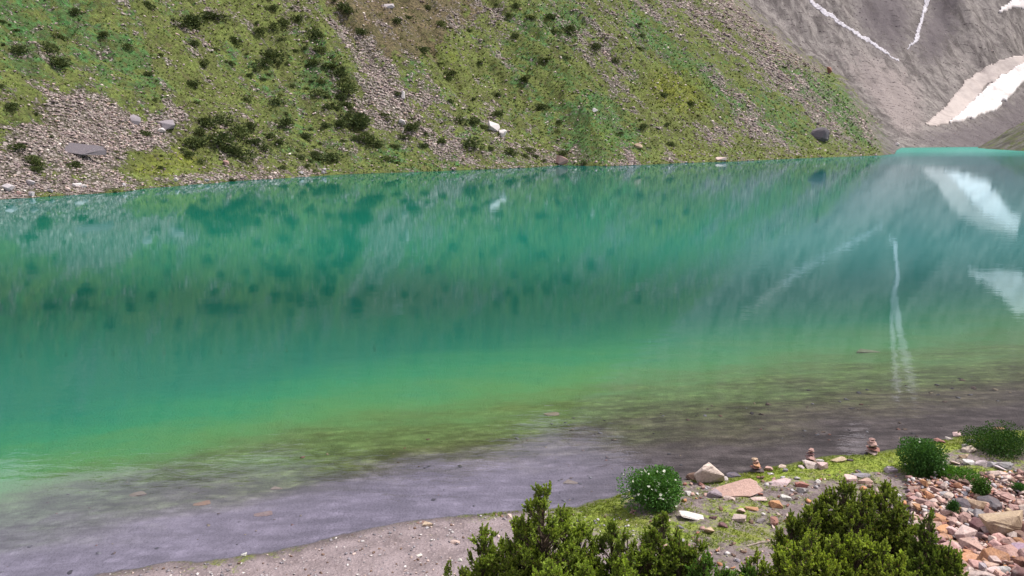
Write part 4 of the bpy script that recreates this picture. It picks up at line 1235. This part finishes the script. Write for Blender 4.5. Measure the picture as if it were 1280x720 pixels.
# large boulders of the far side
def far_rock(x, y, w, h, colour, label, name='boulder', mesh=None, rot=None, only=1):
    global n_ind
    p = hill_pt(x, y, only); d = depth_of(p) / F
    n_ind += 1
    o = link(name, mesh or random.choice(ROCKS))
    hh = h * d
    o.location = (p.x, p.y + w * d * .2, p.z + hh * .45); o.scale = (w * d * 1.1, w * d * .8, hh * 1.2 / .6); o.rotation_euler = rot or (0, 0, random.uniform(0, 6))
    o.color = (*PAL[colour], 1)
    return tag(o, label, 'boulder')
far_rock(96, 194, 46, 15, 'dark grey', 'long dark grey boulder in the scree fan on the left far shore', mesh=rock_mesh(950, 16, .5, .6, .03), rot=(0, .1, .1))
far_rock(1026, 176, 21, 15, 'dark grey', 'round blue grey boulder near the spit on the far shore', mesh=rock_mesh(951, 22, .85, .2, .05))
far_rock(204, 160, 24, 7, 'grey', 'long grey slab at the upper right of the scree fan', 'slab', SLABS[2], (.3, 0, .2))
far_rock(200, 166, 16, 5, 'white', 'white flat rock under the grey slab in the scree fan')
far_rock(167, 156, 12, 12, 'grey', 'upright grey rock in the top of the scree fan')
far_rock(618, 163, 16, 9, 'white', 'bright white rock in the middle of the far slope, left one of two', rot=(.3, .3, .4))
far_rock(627, 170, 13, 8, 'white', 'bright white rock in the middle of the far slope, right one of two', rot=(.3, -.2, 1.4))
far_rock(485, 10, 14, 6, 'pale grey', 'pale rock on the brown crag at the top of the photo')
far_rock(503, 124, 7, 9, 'white', 'white rock in the long scree streak of the middle slope')
far_rock(502, 157, 8, 7, 'white', 'white rock between dark bushes below the long scree streak')
far_rock(10, 238, 13, 9, 'pale grey', 'pale rock on the far shore at the left edge of the photo')
far_rock(702, 206, 16, 9, 'pinkish', 'reddish pink rock at the waterline of the middle far shore', rot=(.2, .4, .4))
far_rock(798, 185, 14, 6, 'tan', 'flat tan rock above the far waterline between two slumps')
far_rock(901, 201, 12, 4, 'pale pink', 'low pale rock at the waterline of the right far shore')
far_rock(743, 139, 11, 5, 'white', 'white rock on the slope above the bright green meadow')
far_rock(1126, 176, 9, 4, 'white', 'small white rock behind the spit at the end of the slope')
far_rock(1049, 71, 8, 8, 'reddish', 'small rust red outcrop rock high on the right edge of the slope')
far_rock(38, 232, 10, 6, 'pale grey', 'pale rock beside the grass patch on the far left shore')
far_rock(96, 234, 10, 5, 'white', 'white rock on the far left shoreline below the scree fan')
far_rock(283, 205, 8, 5, 'pinkish', 'pinkish rock above the shore stones left of the dark bushes')
for i in range(12):
    x = random.uniform(20, 430); y = float(np.interp(x, [0, 60, 180, 430], [247, 243, 233, 216])) - random.uniform(0, 5)
    far_rock(x, y, random.uniform(4, 8), random.uniform(3, 5), random.choice(['pale pink', 'pale grey', 'pinkish', 'white']), 'small pale rock in the shore line of stones on the far left bank', 'rock')['group'] = 'small pale rocks along the far left shore'

# ------------------------------------------------------------------ snow and meltwater lying on the mountain
bpy.context.view_layer.update()
def cast_far(px, py, objs=(hillside, mountain)):
    d = ray(px, py).normalized(); best = None
    for o in objs:
        h, loc, nrm, _ = o.ray_cast(CAM, d)
        if h and (best is None or (loc - CAM).length < (best[0] - CAM).length): best = (loc.copy(), nrm.copy())
    return best
def drape(name, poly, step, lift, mat, label, cat, rag=3.0, obj=None):
    obj = obj or mountain
    x0 = min(p[0] for p in poly) - 4; x1 = max(p[0] for p in poly) + 4; y0 = min(p[1] for p in poly) - 4; y1 = max(p[1] for p in poly) + 4
    xs_ = np.arange(x0, x1, step); ys_ = np.arange(y0, y1, step)
    XX, YY = np.meshgrid(xs_, ys_)
    fr_ = .12 if rag > 2.9 else .22
    WX = XX + rag * 2 * fbm(XX * fr_, YY * fr_, 301, 4); WY = YY + rag * 2 * fbm(XX * fr_ + 9, YY * fr_, 302, 4)
    ins = inside(np.stack([WX.ravel(), WY.ravel()], 1), poly).reshape(XX.shape)
    idx = -np.ones(XX.shape, int); V = []
    for i in range(XX.shape[0]):
        for j_ in range(XX.shape[1]):
            if not ins[max(0, i - 1):i + 1, max(0, j_ - 1):j_ + 1].any(): continue
            h = cast_far(float(XX[i, j_]), float(YY[i, j_]), (obj,))
            if h is None: continue
            idx[i, j_] = len(V); p = h[0] + Vector((0, -.3, 1)).normalized() * lift * (1 + .6 * float(fbm(XX[i, j_] * .2, YY[i, j_] * .2, 303)))
            V.append(p)
    Fq = []
    for i in range(XX.shape[0] - 1):
        for j_ in range(XX.shape[1] - 1):
            q = (idx[i, j_], idx[i, j_ + 1], idx[i + 1, j_ + 1], idx[i + 1, j_])
            if ins[i, j_] and min(q) >= 0:
                ds = [(V[q[k]] - V[q[(k + 1) % 4]]).length for k in range(4)]
                if max(ds) < 90 * step: Fq.append(q)
    if not Fq: print('EMPTY', name); return None
    bm = bmesh.new(); bv = [bm.verts.new(v) for v in V]
    for f in Fq: bm.faces.new([bv[k] for k in f])
    for v_ in [v_ for v_ in bm.verts if not v_.link_faces]: bm.verts.remove(v_)
    r = bmesh.ops.extrude_face_region(bm, geom=list(bm.faces))
    for v_ in [g for g in r['geom'] if isinstance(g, bmesh.types.BMVert)]: v_.co.z += 0
    newv = set(g for g in r['geom'] if isinstance(g, bmesh.types.BMVert))
    for v_ in bm.verts:
        if v_ not in newv: v_.co.z -= lift * 2.5
    bmesh.ops.recalc_face_normals(bm, faces=bm.faces)
    me = bpy.data.meshes.new(name); bm.to_mesh(me); bm.free()
    for p in me.polygons: p.use_smooth = True
    o = link(name, me, mat)
    return tag(o, label, cat)
drape('snow_patch', [(1156, 156), (1185, 128), (1205, 102), (1235, 82), (1270, 70), (1300, 62), (1300, 84), (1262, 88), (1230, 108), (1212, 135), (1190, 152), (1172, 156)], 1.6, 1.2, M_dirty,
      'dusty brown old snow apron beside the white snow tongue', 'snow patch')
drape('snow_tongue', [(1184, 153), (1206, 138), (1223, 119), (1246, 98), (1280, 79), (1300, 70), (1300, 88), (1280, 99), (1257, 122), (1241, 138), (1215, 147)], 1.6, 2.6, M_snow,
      'long white snow tongue running down to the head of the lake', 'snow patch')
drape('snow_field', [(1246, 13), (1262, 2), (1290, -14), (1330, -50), (1400, -70), (1400, -20), (1340, 2), (1290, 14), (1268, 9)], 2.2, 2.0, M_snow,
      'clean white snow patch at the top right corner', 'snow patch', 5)
drape('waterfall', [(1153, -20), (1159, -20), (1161, 2), (1156, 16), (1152, 30), (1149, 40), (1148, 50), (1132, 62), (1143, 49), (1146, 38), (1149, 24), (1155, 9), (1155, -6)], 1.0, .8, M_foam,
      'white meltwater cascade falling down the grey mountain at upper right', 'waterfall', 2.0)
drape('waterfall', [(1154, -24), (1166, -60), (1178, -100), (1196, -140), (1216, -182), (1224, -180), (1205, -138), (1188, -98), (1174, -58), (1162, -24)], 1.6, .8, M_foam,
      'right branch of the cascade above the photo, mirrored in the lake', 'waterfall', 2.5)
drape('waterfall', [(1153, -26), (1160, -70), (1170, -110), (1182, -150), (1190, -184), (1197, -182), (1189, -146), (1177, -108), (1166, -70), (1159, -26)], 1.6, .8, M_foam,
      'left branch of the cascade above the photo, mirrored in the lake', 'waterfall', 2.5)
drape('stream', [(1000, -8), (1006, -8), (1030, 11), (1046, 22), (1060, 34), (1078, 44), (1092, 53), (1110, 66), (1124, 76), (1120, 75), (1102, 64), (1084, 52), (1066, 41), (1052, 33), (1040, 24), (1022, 12)], .8, .4, M_foam,
      'thin white stream slanting down the mountain behind the green slope', 'stream', 2.8)
drape('stream', [(1004, -6), (980, -27), (950, -57), (915, -92), (918, -92), (953, -59), (984, -29), (1008, -8)], 1.4, .8, M_dirty,
      'upper run of the slanting stream above the photo, mirrored in the lake', 'stream', 2.5)
# a bright gap high above the frame, seen only in the water
drape('snow_field', [(1122, -290), (1146, -330), (1172, -300), (1166, -262), (1140, -255)], 4, 2.0, M_snow, 'high snow patch above the photo, mirrored in the shallows by the right cairn', 'snow patch', 6)

# ------------------------------------------------------------------ sky, sun, camera
w = bpy.data.worlds.new('World'); SC.world = w; w.use_nodes = True
t = w.node_tree; t.nodes.clear()
SUN_EL, SUN_AZ = math.radians(60), math.radians(82)      # azimuth clockwise from +Y : high sun from the right
sky = t.nodes.new('ShaderNodeTexSky'); sky.sky_type = 'NISHITA'; sky.sun_disc = False
sky.sun_elevation = SUN_EL; sky.sun_rotation = SUN_AZ; sky.altitude = 4000; sky.air_density = 1.0; sky.dust_density = 1.0
tc = t.nodes.new('ShaderNodeTexCoord')
mp = t.nodes.new('ShaderNodeMapping'); mp.inputs['Scale'].default_value = (1, 1, 2.2); t.links.new(tc.outputs['Generated'], mp.inputs[0])
nz_ = t.nodes.new('ShaderNodeTexNoise'); nz_.inputs['Scale'].default_value = 2.6; nz_.inputs['Detail'].default_value = 7; nz_.inputs['Roughness'].default_value = .58
t.links.new(mp.outputs[0], nz_.inputs['Vector'])
mr = t.nodes.new('ShaderNodeMapRange'); mr.inputs[1].default_value = .34; mr.inputs[2].default_value = .60; mr.inputs[3].default_value = .45; mr.inputs[4].default_value = 1.0; t.links.new(nz_.outputs['Fac'], mr.inputs[0])
mx = t.nodes.new('ShaderNodeMix'); mx.data_type = 'RGBA'; t.links.new(mr.outputs[0], mx.inputs[0]); t.links.new(sky.outputs[0], mx.inputs[6]); mx.inputs[7].default_value = (10.8, 10.3, 12.0, 1)
bg = t.nodes.new('ShaderNodeBackground'); bg.inputs[1].default_value = .078; t.links.new(mx.outputs[2], bg.inputs[0])
ow = t.nodes.new('ShaderNodeOutputWorld'); t.links.new(bg.outputs[0], ow.inputs[0])
sl = bpy.data.lights.new('sun', 'SUN'); sl.energy = 5.0; sl.angle = math.radians(1.5); sl.color = (1, .96, .9)
so = bpy.data.objects.new('sun', sl); C.objects.link(so)
dirv = Vector((math.sin(SUN_AZ) * math.cos(SUN_EL), math.cos(SUN_AZ) * math.cos(SUN_EL), math.sin(SUN_EL)))
so.rotation_euler = dirv.to_track_quat('Z', 'Y').to_euler(); so.location = (0, -20, 60)

cam = bpy.data.cameras.new('camera'); cam.sensor_width = 36; cam.lens = 36 * F / 1280; cam.clip_end = 9000; cam.clip_start = .1
co = bpy.data.objects.new('camera', cam); C.objects.link(co); co.location = CAM; co.rotation_euler = (math.pi / 2 - PITCH, 0, 0)
SC.camera = co
SC.view_settings.view_transform = 'Standard'; SC.view_settings.look = 'None'; SC.view_settings.exposure = 0.28; SC.view_settings.gamma = 1
SC.cycles.use_denoising = True
SC.cycles.max_bounces = 8; SC.cycles.transparent_max_bounces = 12
print('individual rocks', n_ind)
